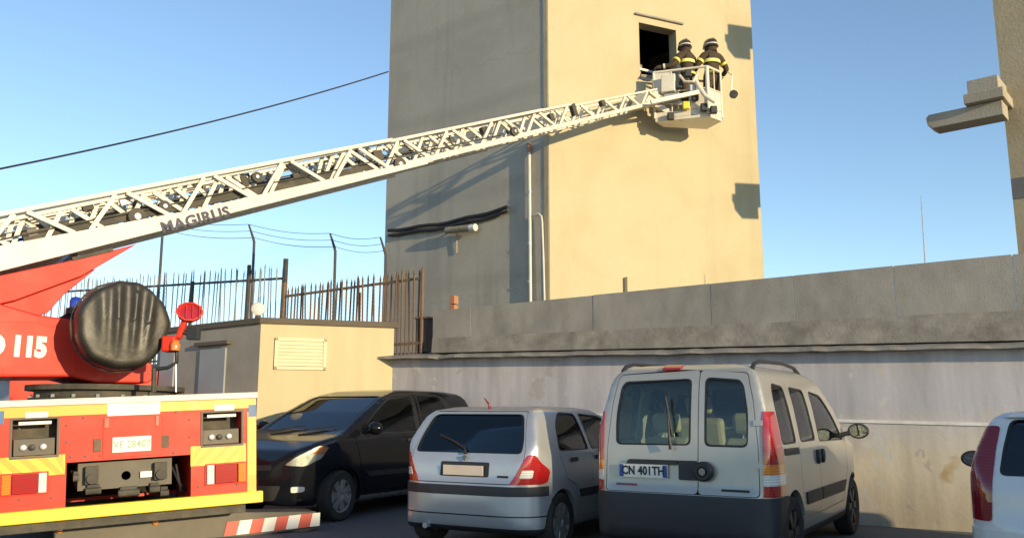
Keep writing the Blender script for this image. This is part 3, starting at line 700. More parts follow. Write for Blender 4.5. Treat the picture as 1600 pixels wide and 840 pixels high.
def plate(car, ctr, w, h, txt, nrm, m=M['plate_white'], parent=None, blue=True, th=.075, ink=None):
    """number plate; nrm +1: faces +x (front), -1: faces rear"""
    ux = Vector((0, 1, 0)) if nrm > 0 else Vector((0, -1, 0)); uz = Vector((0,0,1)); un = Vector((nrm,0,0))
    F = car.W @ frame(ctr, ux, uz, un)
    mb = MB(); mb.box(-w/2, w/2, -h/2, h/2, 0, .008); p = put('number_plate', mb.mesh(), m, parent or car.th, F, None, car.W)
    if blue:
        for sx in (-1, 1):
            mb = MB(); x = sx*(w/2-.022); mb.box(x-.02, x+.02, -h/2+.004, h/2-.004, .006, .0095); put('blue_band', mb.mesh(), M['plate_blue'], p, F, None, car.W)
    if txt:
        me = text_mesh(txt, th, .004, .003, sx=.82, space=1.05); me.transform(Matrix.Translation((0, 0, .0095))); put('lettering', me, ink or M['ink'], p, F, None, car.W)
    return p
def paint(name, col, metal=.5, rough=.32, dirt=(.25,.23,.2), damt=.18, coat=.7, spec=.5): return mat(name, col, rough, metal, var=.04, scale=3, dirt=dirt, damt=damt, dscale=2.2, coat=coat, spec=spec)
M['light_lining'] = mat('light_lining', (.22,.215,.2), .9); M['beige_cloth'] = mat('beige_cloth', (.27,.24,.17), .9, bump=.001, bscale=200)
M['kangoo_paint'] = paint('beige_silver_paint', (.42,.412,.39), .35, .36)
M['clio_paint'] = paint('silver_paint', (.50,.52,.55), .45, .32)
M['modus_paint'] = paint('black_paint', (.006,.007,.011), .0, .16, dirt=(.012,.012,.012), damt=.25, coat=.25, spec=.25)
M['punto_paint'] = paint('white_paint', (.64,.65,.66), .0, .35)

# ---- boxy leisure van -----------------------------------------------------
k = Car('boxy_van', car_matrix((0,-.80,0), (2.13,7.50), R(31.5)), 'beige silver boxy van with split rear doors and black lower bumper', 
    [(.03,.27),(0,.34),(-.01,.5),(0,.66),(.03,.72),(.05,1.0),(.09,1.35),(.14,1.62),(.19,1.73),(.30,1.785),(.7,1.81),(1.5,1.805),(2.05,1.75),(2.4,1.64),(2.75,1.42),(3.08,1.13),(3.2,1.06),(3.55,.98),(3.82,.86),(3.97,.7),(4.03,.52),(4.03,.34),(3.93,.22),(.2,.22)],
    [(0,.2),(.74,.2),(.80,.28),(.828,.5),(.832,.78),(.822,1.02),(.795,1.2),(.755,1.42),(.71,1.6),(.675,1.69),(.60,1.76),(.4,1.795),(0,1.815)],
    [(-.02,0),(-.02,.45),(0,.66),(.05,.775),(.13,.825),(.3,.84),(3.0,.84),(3.45,.815),(3.75,.70),(3.93,.48),(4.03,.2),(4.035,0)], M['kangoo_paint'], .028, 8)
k.cuts = []
wr_ = .315
arches = [ccyl((.66,.31), .375, -1.2, -.45), ccyl((.66,.31), .375, .45, 1.2), ccyl((3.27,.31), .375, -1.2, -.45), ccyl((3.27,.31), .375, .45, 1.2)]
k.cuts += arches
# rear doors: left door wide, right door narrow (split at y=-.17)
ys = -.17; zd0, zd1 = .665, 1.735
dL = ex_x(rpoly([(ys+.004,zd0),(.70,zd0),(.695,1.05),(.655,1.45),(.60,1.70),(ys+.004,zd1)], .04), -.3, .42)
dR = ex_x(rpoly([(ys-.004,zd0),(-.70,zd0),(-.695,1.05),(-.655,1.45),(-.60,1.70),(ys-.004,zd1)][::-1], .04), -.3, .42)
wL = rpoly([(ys+.085,1.085),(.60,1.085),(.60,1.30),(.565,1.575),(.53,1.625),(ys+.085,1.65)], [.05,.05,.1,.08,.05,.05])
wR = rpoly([(ys-.07,1.085),(-.60,1.085),(-.60,1.30),(-.565,1.575),(-.53,1.625),(ys-.07,1.655)][::-1], [.05,.05,.08,.1,.05,.05])
big = [ex_x(scale_poly(p, .02), -.6, .75) for p in (wL, wR)]
doors = []
for dd, bb, lb in ((dL, big[0], 'wide'), (dR, big[1], 'narrow')):
    me = csg(csg(k.shell, dd, 'INTERSECT'), bb); doors.append(k.put('rear_door', me, M['kangoo_paint']))
gap = ex_x(rpoly([(.708,zd0-.006),(.70,1.05),(.66,1.455),(.605,1.707),(0,1.742),(-.605,1.707),(-.66,1.455),(-.70,1.05),(-.708,zd0-.006)], .04), -.3, .42)
k.nolin = gap; k.lin_mat = M['light_lining']; k.cloth = M['beige_cloth']
k.cuts.append(gap)
for wpoly, d in ((wL, doors[0]), (wR, doors[1])):
    n0 = len(k.cuts); k.window(wpoly, 'B', M['glass_car'], d, .02); k.cuts.pop()
# side windows
qw = rpoly([(.40,1.10),(.86,1.10),(.84,1.58),(.49,1.60),(.42,1.45)], [.06,.05,.06,.08,.08])
sw = rpoly([(1.04,1.10),(1.60,1.10),(1.56,1.56),(1.06,1.58)], .06)
fw = rpoly([(1.78,1.08),(2.86,1.06),(2.60,1.30),(2.25,1.51),(1.80,1.56)], [.05,.05,.1,.08,.06])
for sd in 'LR':
    for p in (qw, sw, fw): k.window(p, sd, M['glass_car'])
ws = rpoly([(-.62,1.14),(.62,1.14),(.54,1.60),(-.54,1.60)], .06)
k.window(ws, 'F', M['glass_car'], None, .02, (2.0, 3.6), 'windscreen')
# door seams as shallow grooves
def groove(car, pts, side, w=.009):
    for a, b in zip(pts[:-1], pts[1:]):
        a, b = Vector(a), Vector(b); d = (b-a).normalized(); n = Vector((-d.y, d.x))*w/2; e = d*.002
        p = ex_y([a-e-n, b+e-n, b+e+n, a-e+n], .3*side, 1.3*side)
        car.shell = csg(car.shell, csg(car.skin(-.02, .02), p, 'INTERSECT'))
groove(k, [(.97,1.63),(.955,.78),(1.02,.42),(1.69,.40),(1.70,1.63)], -1)
groove(k, [(1.70,.40),(2.75,.42),(2.98,.75),(2.98,1.03)], -1)
k.finish()
ar = arches[:2]
k.panel('rear_bumper', cbox(-.3,.42,-1,1,.2,.655), -.03, .014, M['dark_bumper'], None, ar)
k.panel('front_bumper', cbox(3.6,4.3,-1,1,.2,.50), -.03, .012, M['dark_bumper'])
# tail lamps
for sg in (1, -1):
    base = [(.735,.665),(.84,.665),(.84,1.0),(.82,1.22),(.765,1.37),(.74,1.37),(.735,1.2)]
    def tl_(z0, z1, m, nm):
        pp = [(sg*y, z) for y, z in base]
        me = csg(csg(k.skin(-.03,.010), ex_x(pp if sg > 0 else pp[::-1], -.3, .34), 'INTERSECT'), cbox(-.4,.4,-1,1,z0,z1), 'INTERSECT')
        return me
    tl0 = k.put('tail_lamp', tl_(.93,1.40,0,0), M['red_lens'])
    k.put('indicator', tl_(.845,.928,0,0), M['orange_lens'], tl0); k.put('reversing_lamp', tl_(.755,.843,0,0), M['white_lens'], tl0); k.put('fog_lamp', tl_(.66,.753,0,0), M['red_lens'], tl0)
k.panel('brake_light', ex_x(rpoly([(.02,1.742),(.20,1.738),(.19,1.79),(.03,1.79)],.015), -.2,.5), -.02, .02, M['red_lens'])
plate(k, (.012,.33,.845), .46, .115, 'CN 401TH', -1, parent=doors[0])
k.panel('plate_trim', ex_x(rpoly([(.02,.905),(.50,.905),(.47,.945),(.0,.945)],.012), -.2,.3), -.02, .03, M['black_plastic'], doors[0])
k.panel('lock_block', ex_x(rpoly([(-.165,.78),(.0,.78),(.0,.945),(-.165,.945)],.015), -.2,.3), -.02, .022, M['black_plastic'], doors[0])
mb = MB(); Tm = Matrix.Translation((-.0,-.235,.86)) @ Matrix.Rotation(R(-90),4,'Y'); mb.lathe([(.085,-.02),(.085,.03),(.07,.045),(.045,.045),(.04,.03),(.0001,.03)], Tm, 24); lk = put('handle', mb.mesh(), M['black_plastic'], doors[1], k.W, 40, k.W)
mb = MB(); mb.lathe([(.0001,.052),(.03,.052),(.033,.03)], Tm, 16); put('emblem', mb.mesh(), M['chrome'], lk, k.W, 40, k.W)
k.panel('badge', ex_x([(.40,.715),(.60,.715),(.60,.732),(.40,.732)], -.2,.3), -.01, .006, M['dark_red_lens'], doors[0])
k.panel('badge', ex_x([(-.62,.70),(-.38,.70),(-.38,.718),(-.62,.718)], -.2,.3), -.01, .006, M['ink'], doors[1])
# wiper
mb = MB(); mb.path([(.0,.06,1.04),(-.005,.07,1.12),(.045,.10,1.42)], [.018,.012,.007], 6); mb.bar((.02,.055,1.16),(.05,.12,1.50),.014,.02); put('wiper', mb.mesh(), M['black_plastic'], doors[0], k.W, None, k.W)
# hinges
for z in (.9, 1.25):
    k.panel('hinge', ex_x([(-.74,z),(-.66,z),(-.66,z+.045),(-.74,z+.045)][::-1], -.2,.3), -.02, .012, M['kangoo_paint'], doors[1])
# strips, handles, rails, mirrors
for sd in (1,-1):
    def pr(poly): return ex_y(poly, .3*sd, 1.2*sd)
    k.panel('rub_strip', pr([(.42,.99),(.90,.985),(.90,1.045),(.42,1.05)]), -.01, .010, M['dark_bumper'])
    k.panel('rub_strip', pr([(1.10,.52),(1.68,.52),(1.68,.63),(1.08,.63)]), -.01, .014, M['dark_bumper'])
    k.panel('rub_strip', pr([(1.715,.52),(2.72,.52),(2.86,.63),(1.715,.63)]), -.01, .014, M['dark_bumper'])
    k.panel('sill', pr([(1.03,.2),(2.9,.2),(2.9,.30),(1.03,.30)]), -.03, .008, M['dark_bumper'])
    for x in (1.60, 1.80):
        mb = MB(); T = Matrix.Translation((x, sd*.838, .93)) @ Matrix.Rotation(R(-90)*sd,4,'X'); mb.lathe([(.055,-.02),(.055,.012),(.035,.02),(.0001,.02)], T @ Matrix.Diagonal((.75,1.25,1,1)), 16); put('door_handle', mb.mesh(), M['black_plastic'], k.th, k.W, 40, k.W)
    mb = MB(); mb.path([(.25,sd*.615,1.735),(.32,sd*.615,1.785),(.5,sd*.612,1.815),(1.3,sd*.605,1.825),(1.75,sd*.60,1.80),(1.98,sd*.595,1.735)], [.022,.02,.017,.017,.018,.022], 8); put('roof_rail', mb.mesh(), M['black_plastic'], k.th, k.W, 50, k.W)
    k.mirror(2.84, sd*.80, 1.12, sd)
    k.wheel(.66, sd*.73, wr_, .19, sd, 6, M['black_plastic']); k.wheel(3.27, sd*.73, wr_, .19, sd, 6, M['black_plastic'])
for y in (.38, -.38): k.seat(1.95, y, .70)
k.seat(1.05, .40, .66, .48, .46); k.seat(1.05, -.40, .66, .48, .46)
k.box_part('floor_pan', M['interior'], None, (.3,3.6,-.7,.7,.36,.42), bevel=0)
k.box_part('dashboard', M['interior'], None, (2.75,3.1,-.7,.7,.8,1.04), bevel=.04)
mb = MB(); Tm = Matrix.Translation((2.62,.38,1.02)) @ Matrix.Rotation(R(-60),4,'Y'); mb.path([Tm @ Vector((.18*math.cos(a*.5236),.18*math.sin(a*.5236),0)) for a in range(13)], .014, 6); put('steering_wheel', mb.mesh(), M['interior'], k.th, k.W, 50, k.W)
k.panel('headlamp', ex_x(rpoly([(.45,.60),(.80,.62),(.80,.80),(.55,.78)],.04), 3.3,4.3), -.02, .006, M['white_lens']); k.panel('headlamp', ex_x(rpoly([(-.45,.60),(-.80,.62),(-.80,.80),(-.55,.78)][::-1],.04), 3.3,4.3), -.02, .006, M['white_lens'])

# ---- silver hatchback ------------------------------------------------------
c = Car('silver_hatchback', car_matrix((0,-.80,0), (.20,8.50), R(29)), 'silver five door hatchback with dark rear window and grey bumper strip',
    [(.05,.26),(.01,.36),(-.01,.5),(0,.66),(.05,.70),(.07,.86),(.10,.945),(.26,1.22),(.33,1.325),(.42,1.375),(.7,1.41),(1.3,1.42),(1.75,1.385),(2.15,1.27),(2.75,.97),(2.95,.92),(3.35,.84),(3.62,.71),(3.74,.56),(3.77,.4),(3.72,.24),(3.6,.2),(.2,.2)],
    [(0,.18),(.70,.18),(.775,.26),(.812,.42),(.82,.60),(.81,.78),(.79,.93),(.73,1.12),(.665,1.29),(.62,1.365),(.53,1.405),(.3,1.42),(0,1.425)],
    [(-.01,0),(-.01,.3),(.02,.52),(.09,.68),(.2,.765),(.42,.812),(1.0,.82),(2.7,.82),(3.15,.80),(3.48,.68),(3.68,.44),(3.77,.15),(3.775,0)], M['clio_paint'], .028, 9)
c.cuts = []
arches = [ccyl((.60,.28), .33, sg*.5 if sg < 0 else .5, sg*1.2) if sg > 0 else ccyl((.60,.28), .33, -1.2, -.5) for sg in (1,-1)] + [ccyl((3.07,.28), .33, .5, 1.2), ccyl((3.07,.28), .33, -1.2, -.5)]
c.cuts += arches
rw = rpoly([(-.60,.965),(.60,.965),(.585,1.10),(.51,1.33),(-.51,1.33),(-.585,1.10)], [.05,.05,.08,.06,.06,.08])
hatch = ex_x(rpoly([(-.645,.68),(.645,.68),(.645,.98),(.60,1.15),(.545,1.36),(-.545,1.36),(-.60,1.15),(-.645,.98)], .03), -.3,.60)
hm = csg(c.shell, hatch, 'INTERSECT'); hm = csg(hm, ex_x(scale_poly(rw,.02), -.6,.75))
lamp_cut = []
for sg in (1,-1):
    b_ = rpoly([(sg*.52,.675),(sg*.79,.675),(sg*.80,.80),(sg*.74,.955),(sg*.68,.955),(sg*.60,.80)][::sg], .03); lamp_cut.append(b_)
for b_ in lamp_cut: hm = csg(hm, ex_x(b_, -.3,.45))
pr_ = cbox(-.3,.075,-.27,.27,.735,.86)
hat = c.put('tailgate', hm, M['clio_paint'])
gap = ex_x(rpoly([(-.652,.672),(.652,.672),(.652,.98),(.607,1.15),(.55,1.368),(-.55,1.368),(-.607,1.15),(-.652,.98)], .03), -.3,.60)
c.cuts.append(gap); c.nolin = gap
c.window(rw, 'B', M['glass_dark'], hat, .02); c.cuts.pop()
for b_ in lamp_cut: c.cuts.append(ex_x(b_, -.3,.42))
rq = rpoly([(.62,.985),(1.30,.975),(1.22,1.33),(.86,1.335),(.70,1.22)], [.06,.04,.04,.08,.08])
fq = rpoly([(1.40,.975),(2.42,.965),(2.16,1.14),(1.86,1.29),(1.36,1.335)], [.04,.05,.1,.08,.04])
for sd in 'LR':
    for p in (rq, fq): c.window(p, sd, M['glass_car'])
c.window(rpoly([(-.60,.985),(.60,.985),(.52,1.33),(-.52,1.33)],.05), 'F', M['glass_car'], None, .02, (1.5,3.2), 'windscreen')
groove(c, [(.92,1.36),(.70,1.14),(.60,.93),(.72,.70),(.93,.62),(1.04,.32),(1.34,.30),(1.345,1.36)], -1)
groove(c, [(1.345,.30),(2.35,.30),(2.58,.55),(2.60,.93)], -1)
c.finish()
for b_, sg in zip(lamp_cut, (1,-1)):
    tl0 = c.panel('tail_lamp', ex_x(b_, -.3,.42), -.03, .004, M['red_lens'])
    c.panel('indicator', ex_x(rpoly([(sg*.615,.735),(sg*.72,.735),(sg*.73,.81),(sg*.645,.81)][::sg],.015), -.3,.3), -.01, .008, M['white_lens'], tl0)
c.panel('bumper_strip', cbox(-.3,.32,-1,1,.565,.655), -.02, .012, M['dark_bumper'], None, arches[:2])
c.panel('rear_bumper', cbox(-.3,.36,-1,1,.22,.562), -.03, .010, M['clio_paint'], None, arches[:2])
c.panel('bumper_groove', cbox(-.3,.34,-1,1,.372,.384), -.02, .0125, M['seal'], None, arches[:2])
c.panel('valance', cbox(-.3,.34,-1,1,.18,.262), -.03, .0115, M['dark_bumper'], None, arches[:2])
mb = MB(); mb.tube((.0,.42,.25),(.3,.42,.26),.028,n=12); put('exhaust_pipe', mb.mesh(), M['galv'], c.th, c.W, 40, c.W)
c.panel('plate_recess', ex_x(rpoly([(-.28,.735),(.28,.735),(.28,.875),(-.28,.875)],.02), -.2,.3), -.02, .004, M['black_plastic'], hat)
plate(c, (.038,0,.795), .46, .095, '', -1, mat('plate_light_patch', (.62,.52,.46), .5, dirt=(.7,.62,.3), damt=.7, dscale=5), hat, False)  # pink and yellow patch of light put into the plate's colour
mb = MB(); mb.prism([(.066,0,.97-.03),(.066,.03,.925),(.066,0,.88),(.066,-.03,.925)], (-.012,0,0)); put('emblem', mb.mesh(), M['chrome'], hat, c.W, None, c.W)
c.panel('badge', ex_x([(-.50,.735),(-.38,.735),(-.38,.755),(-.50,.755)], -.2,.3), -.01, .005, M['ink'], hat)
mb = MB(); mb.path([(.08,0,.955),(.10,.02,1.0),(.165,.26,1.10)], [.02,.012,.008], 6); mb.bar((.12,.04,1.02),(.20,.38,1.13),.014,.018); put('wiper', mb.mesh(), M['black_plastic'], hat, c.W, None, c.W)
mb = MB(); mb.path([(.55,0,1.395),(.53,0,1.44),(.44,0,1.50)],[.02,.012,.005],6); put('aerial', mb.mesh(), M['dark_red_lens'], c.th, c.W, None, c.W)
for sd in (1,-1):
    def pr(poly): return ex_y(poly, .3*sd, 1.2*sd)
    c.panel('rub_strip', pr([(1.02,.50),(1.335,.50),(1.335,.58),(.99,.58)]), -.01, .012, M['dark_bumper']); c.panel('rub_strip', pr([(1.355,.50),(2.4,.50),(2.5,.58),(1.355,.58)]), -.01, .012, M['dark_bumper'])
    for x in (.90, 1.52): c.panel('door_handle', pr(rpoly([(x-.07,.86),(x+.07,.86),(x+.07,.90),(x-.07,.90)],.015)), -.01, .022, M['black_plastic'])
    c.mirror(2.32, sd*.78, 1.0, sd); c.wheel(.60, sd*.725, .288, .175, sd, 8); c.wheel(3.07, sd*.725, .288, .175, sd, 8)
for y in (.35,-.35): c.seat(1.55, y, .62, .55); c.seat(.75, y, .62, .5, .46)
c.box_part('floor_pan', M['interior'], None, (.3,3.3,-.68,.68,.30,.36), bevel=0); c.box_part('dashboard', M['interior'], None, (2.35,2.75,-.66,.66,.7,.95), bevel=.04)

# ---- black compact people carrier ------------------------------------------
d = Car('black_minivan', car_matrix((3.03,.83,0), (-2.14,11.42), R(212), 1.045), 'black compact people carrier facing out from beside the yellow cabin',
    [(.05,.28),(0,.38),(-.01,.6),(.03,.80),(.08,1.0),(.15,1.3),(.22,1.47),(.34,1.545),(.7,1.585),(1.3,1.595),(1.75,1.565),(2.1,1.48),(2.5,1.29),(2.9,1.07),(3.02,1.02),(3.3,.945),(3.55,.84),(3.70,.70),(3.78,.55),(3.795,.40),(3.74,.24),(3.6,.2),(.2,.2)],
    [(0,.18),(.72,.18),(.795,.26),(.835,.42),(.848,.62),(.84,.82),(.82,1.0),(.76,1.22),(.69,1.43),(.64,1.52),(.55,1.57),(.3,1.595),(0,1.6)],
    [(-.01,0),(-.01,.4),(.02,.60),(.10,.74),(.22,.81),(.45,.84),(1.0,.85),(2.8,.85),(3.1,.835),(3.36,.745),(3.58,.58),(3.74,.34),(3.795,.1),(3.8,0)], M['modus_paint'], .028, 10)
d.cuts = []
arches = [ccyl((.62,.30), .345, .5, 1.2), ccyl((.62,.30), .345, -1.2, -.5), ccyl((3.03,.30), .345, .5, 1.2), ccyl((3.03,.30), .345, -1.2, -.5)]; d.cuts += arches
fwin = rpoly([(1.52,1.03),(2.70,1.02),(2.36,1.27),(2.02,1.45),(1.50,1.50)], [.05,.04,.1,.08,.05]); rwin = rpoly([(.62,1.05),(1.40,1.03),(1.40,1.505),(.86,1.50),(.70,1.36)], [.06,.05,.05,.08,.08])
for sd in 'LR':
    for p in (fwin, rwin): d.window(p, sd, M['glass_car'])
    qv = rpoly([(2.80,1.035),(2.93,1.03),(2.62,1.235),(2.58,1.20)],.015)
d.window(rpoly([(-.68,1.065),(.68,1.065),(.64,1.25),(.56,1.49),(-.56,1.49),(-.64,1.25)],.06), 'F', M['glass_car'], None, .02, (1.6,3.2), 'windscreen')
d.window(rpoly([(-.58,1.06),(.58,1.06),(.52,1.47),(-.52,1.47)],.06), 'B', M['glass_car'], None, .02)
groove(d, [(2.80,1.0),(2.68,.55),(2.60,.32),(1.45,.32),(1.455,1.53)], 1); groove(d, [(1.45,.32),(1.0,.32),(.88,.60),(.70,.80),(.60,1.03)], 1)
hl = []
for sg in (1,-1):
    b_ = rpoly([(sg*.47,.675),(sg*.66,.66),(sg*.76,.74),(sg*.795,.885),(sg*.74,.90),(sg*.62,.80)][::sg], .035); hl.append(b_); d.cuts.append(ex_x(b_, 2.9, 4.2))
d.finish()
M['lamp_bowl'] = mat('lamp_bowl', (.62,.60,.56), .3, metal=.4, var=.3, scale=14)
for b_, sg in zip(hl, (1,-1)):
    h0 = d.panel('headlamp', ex_x(b_, 2.9,4.2), -.05, -.02, M['lamp_bowl'])
    d.panel('lamp_glass', ex_x(b_, 2.9,4.2), -.008, -.002, M['glass_clear'], h0)
    d.panel('indicator', ex_x(rpoly([(sg*.70,.80),(sg*.785,.80),(sg*.79,.885),(sg*.745,.89)][::sg],.015), 2.9,4.2), -.018, -.010, M['orange_lens'], h0)
d.panel('grille', ex_x(rpoly([(-.40,.27),(.40,.27),(.46,.44),(-.46,.44)],.03), 3.3,4.2), -.02, .004, M['black_plastic'])
for sg in (1,-1):
    d.panel('upper_grille', ex_x(rpoly([(sg*.06,.60),(sg*.36,.62),(sg*.34,.68),(sg*.06,.665)][::sg],.02), 3.3,4.2), -.02, .004, M['black_plastic'])
    d.panel('fog_lamp', ex_x(rpoly([(sg*.56,.36),(sg*.66,.37),(sg*.66,.43),(sg*.56,.43)][::sg],.02), 3.0,4.2), -.02, .006, M['white_lens'])
    d.panel('rub_strip', ex_y([(1.47,.50),(2.55,.50),(2.62,.56),(1.47,.56)], .3*sg, 1.2*sg), -.01, .012, M['black_plastic']); d.panel('rub_strip', ex_y([(.98,.50),(1.44,.50),(1.44,.56),(.98,.56)], .3*sg, 1.2*sg), -.01, .012, M['black_plastic'])
    d.panel('sill_trim', ex_y([(1.0,.2),(2.65,.2),(2.65,.27),(1.0,.27)], .3*sg, 1.2*sg), -.02, .008, M['alloy'])
    for x in (.98, 1.72): d.panel('door_handle', ex_y(rpoly([(x-.08,.90),(x+.08,.90),(x+.08,.94),(x-.08,.94)],.015), .3*sg, 1.2*sg), -.01, .022, M['black_plastic'])
    d.mirror(2.60, sg*.80, 1.06, sg, M['modus_paint']); d.wheel(.62, sg*.745, .30, .185, sg, 7); d.wheel(3.03, sg*.745, .30, .185, sg, 7, steer=R(6))
    d.panel('tail_lamp', ex_x(rpoly([(sg*.66,.75),(sg*.84,.75),(sg*.80,1.25),(sg*.72,1.25)][::sg],.03), -.3,.4), -.02, .004, M['red_lens'])
mb = MB(); mb.prism([(3.80,0,.70),(3.80,.04,.64),(3.80,0,.58),(3.80,-.04,.64)], (.02,0,0)); put('emblem', mb.mesh(), M['chrome'], d.th, d.W, None, d.W)
plate(d, (3.80,0,.50), .36, .11, '', 1)
mb = MB()
for yy in (.05,-.45): mb.bar((3.02,yy,1.045),(2.86,yy+.48,1.115),.018,.015)
put('wiper', mb.mesh(), M['black_plastic'], d.th, d.W, None, d.W)
for y in (.37,-.37): d.seat(1.7, y, .72, .58); d.seat(.85, y, .74, .56, .46)
d.box_part('floor_pan', M['interior'], None, (.3,3.3,-.7,.7,.30,.36), bevel=0); d.box_part('dashboard', M['interior'], None, (2.55,2.95,-.68,.68,.75,1.0), bevel=.04)
mb = MB(); Tm = Matrix.Translation((2.4,.37,1.0)) @ Matrix.Rotation(R(-62),4,'Y'); mb.path([Tm @ Vector((.18*math.cos(a*.5236),.18*math.sin(a*.5236),0)) for a in range(13)], .014, 6); put('steering_wheel', mb.mesh(), M['interior'], d.th, d.W, 50, d.W)

# ---- white hatchback at the right ------------------------------------------
e = Car('white_hatchback', car_matrix((0,.80,0), (3.21,6.42), R(33)) @ Matrix.Diagonal((1,1,.935,1)), 'white hatchback with tall dark red tail lamp hugging its rear window',
    [(.05,.26),(.01,.36),(-.01,.5),(0,.62),(.05,.70),(.06,.90),(.10,1.0),(.24,1.30),(.30,1.40),(.42,1.455),(.8,1.485),(1.4,1.49),(1.85,1.45),(2.25,1.32),(2.85,1.0),(3.1,.94),(3.5,.84),(3.72,.70),(3.82,.55),(3.84,.4),(3.78,.24),(3.6,.2),(.2,.2)],
    [(0,.18),(.70,.18),(.78,.26),(.82,.42),(.83,.62),(.822,.82),(.80,.98),(.745,1.17),(.68,1.34),(.635,1.42),(.55,1.465),(.3,1.485),(0,1.49)],
    [(-.01,0),(-.01,.4),(.02,.60),(.08,.72),(.18,.79),(.4,.825),(1.0,.83),(2.8,.83),(3.2,.81),(3.5,.69),(3.72,.44),(3.83,.15),(3.84,0)], M['punto_paint'], .028, 9)
e.cuts = []
arches = [ccyl((.62,.29), .335, .5, 1.2), ccyl((.62,.29), .335, -1.2, -.5), ccyl((3.08,.29), .335, .5, 1.2), ccyl((3.08,.29), .335, -1.2, -.5)]; e.cuts += arches
rw = rpoly([(-.585,1.0),(.585,1.0),(.55,1.20),(.50,1.40),(-.50,1.40),(-.55,1.20)], .05)
e.window(rw, 'B', M['glass_dark'], None, .02, name='rear_window')
for sd in 'LR':
    e.window(rpoly([(.66,1.03),(1.36,1.01),(1.30,1.39),(.88,1.39),(.74,1.28)],.05), sd, M['glass_car']); e.window(rpoly([(1.46,1.01),(2.52,.99),(2.25,1.18),(1.95,1.34),(1.44,1.39)],.05), sd, M['glass_car'])
e.window(rpoly([(-.62,1.03),(.62,1.03),(.54,1.39),(-.54,1.39)],.05), 'F', M['glass_car'], None, .02, (1.6,3.3), 'windscreen')
tlp = []
for sg in (1,-1):
    b_ = rpoly([(sg*.665,.66),(sg*.84,.66),(sg*.84,.90),(sg*.77,1.18),(sg*.69,1.36),(sg*.58,1.36),(sg*.615,1.18),(sg*.645,.95)][::sg], .03); tlp.append(b_); e.cuts.append(ex_x(b_, -.3,.46))
e.finish()
for b_ in tlp: e.panel('tail_lamp', ex_x(b_, -.3,.46), -.03, .006, M['dark_red_lens'])
e.panel('rear_bumper', cbox(-.3,.34,-1,1,.22,.60), -.03, .012, M['punto_paint'], None, arches[:2])
e.panel('spoiler', ex_x(rpoly([(-.55,1.425),(.55,1.425),(.50,1.46),(-.50,1.46)],.015), .1,.6), -.02, .02, M['punto_paint'])
for sd in (1,-1):
    e.mirror(2.38, sd*.80, .96, sd); e.wheel(.62, sd*.735, .295, .18, sd, 7); e.wheel(3.08, sd*.735, .295, .18, sd, 7)
for y in (.36,-.36): e.seat(1.6, y, .66, .56); e.seat(.8, y, .66, .52, .46)
e.box_part('floor_pan', M['interior'], None, (.3,3.3,-.68,.68,.30,.36), bevel=0); e.box_part('dashboard', M['interior'], None, (2.45,2.85,-.66,.66,.72,.98), bevel=.04)
# ================================================================== fire truck
M['fire_red'] = mat('fire_red', (.64,.032,.014), .5, var=.06, scale=3, dirt=(.46,.04,.02), damt=.45, dscale=2, coat=.08, spec=.35)
M['cream_paint'] = mat('cream_paint', (.70,.65,.55), .45, var=.06, scale=4, dirt=(.50,.44,.34), damt=.4, dscale=3, coat=.2)
M['yellow_tape'] = mat('yellow_tape', (.85,.62,.03), .4, var=.06, scale=8, coat=.3)
M['orange_tape'] = mat('orange_tape', (.85,.36,.015), .4, var=.06, scale=8, coat=.3)
M['chassis'] = mat('chassis', (.07,.065,.055), .75, metal=.2, var=.3, scale=8, dirt=(.18,.15,.11), damt=.6, dscale=4)
M['steel_grey'] = mat('steel_grey', (.11,.10,.085), .6, metal=.3, var=.25, scale=8, dirt=(.15,.13,.10), damt=.5, dscale=3)
M['white_paint'] = mat('white_marking', (.78,.76,.7), .5, var=.05)
M['red_tape'] = mat('red_tape', (.6,.05,.03), .4)
M['blue_lens'] = lens_mat('blue_lens', (.01,.05,.45))
M['tarp'] = mat('tarp', (.028,.025,.020), .46, var=.3, scale=4, dirt=(.06,.05,.035), damt=.4, dscale=3, bump=.004, bscale=14)
M['sticker'] = mat('blue_sticker', (.05,.14,.32), .5)
M['text_green'] = mat('plate_green', (.30,.42,.30), .6)
M['navy_ink'] = mat('navy_ink', (.012,.015,.06), .5)
az = R(-28); fw_ = Vector((math.sin(az), math.cos(az), 0)); lf_ = Vector((-fw_.y, fw_.x, 0))
T0 = Matrix.Translation((-3.89, 9.17, gz(0,9.17))) @ frame((0,0,0), fw_, lf_, (0,0,1)) @ Matrix.Rotation(R(-3.0), 4, 'X')
TI = T0.inverted()
tr = thing('fire_engine', T0, 'red fire engine with raised white turntable ladder and rescue cage', 'fire engine')
def tl(u, v, x=0.0):
    p = on_plane(u, v, T0 @ Vector((x,0,0)), (T0.to_3x3() @ Vector((1,0,0)))); q = TI @ p; return q.y, q.z
def tbox(name, u0, v0, u1, v1, x0, x1, m, parent=tr, bevel=0, shift=0):
    y0, z0 = tl(u0, v0, x0); y1, z1 = tl(u1, v1, x0); y0, y1 = sorted((y0, y1)); z0, z1 = sorted((z0, z1))
    mb = MB(); mb.box(x0, x1, y0, y1, z0, z1); return put(name, mb.mesh(), m, parent, T0, None, T0, bevel)
YR = tl(400, 690)[0]; YL = -YR*1.0
YL = 1.25
z_top = tl(200, 622)[1]; z_bot = tl(200, 800)[1]; 
z_band = tl(200, 648)[1]
print('truck', YR, z_top, z_bot, tl(-15,700))
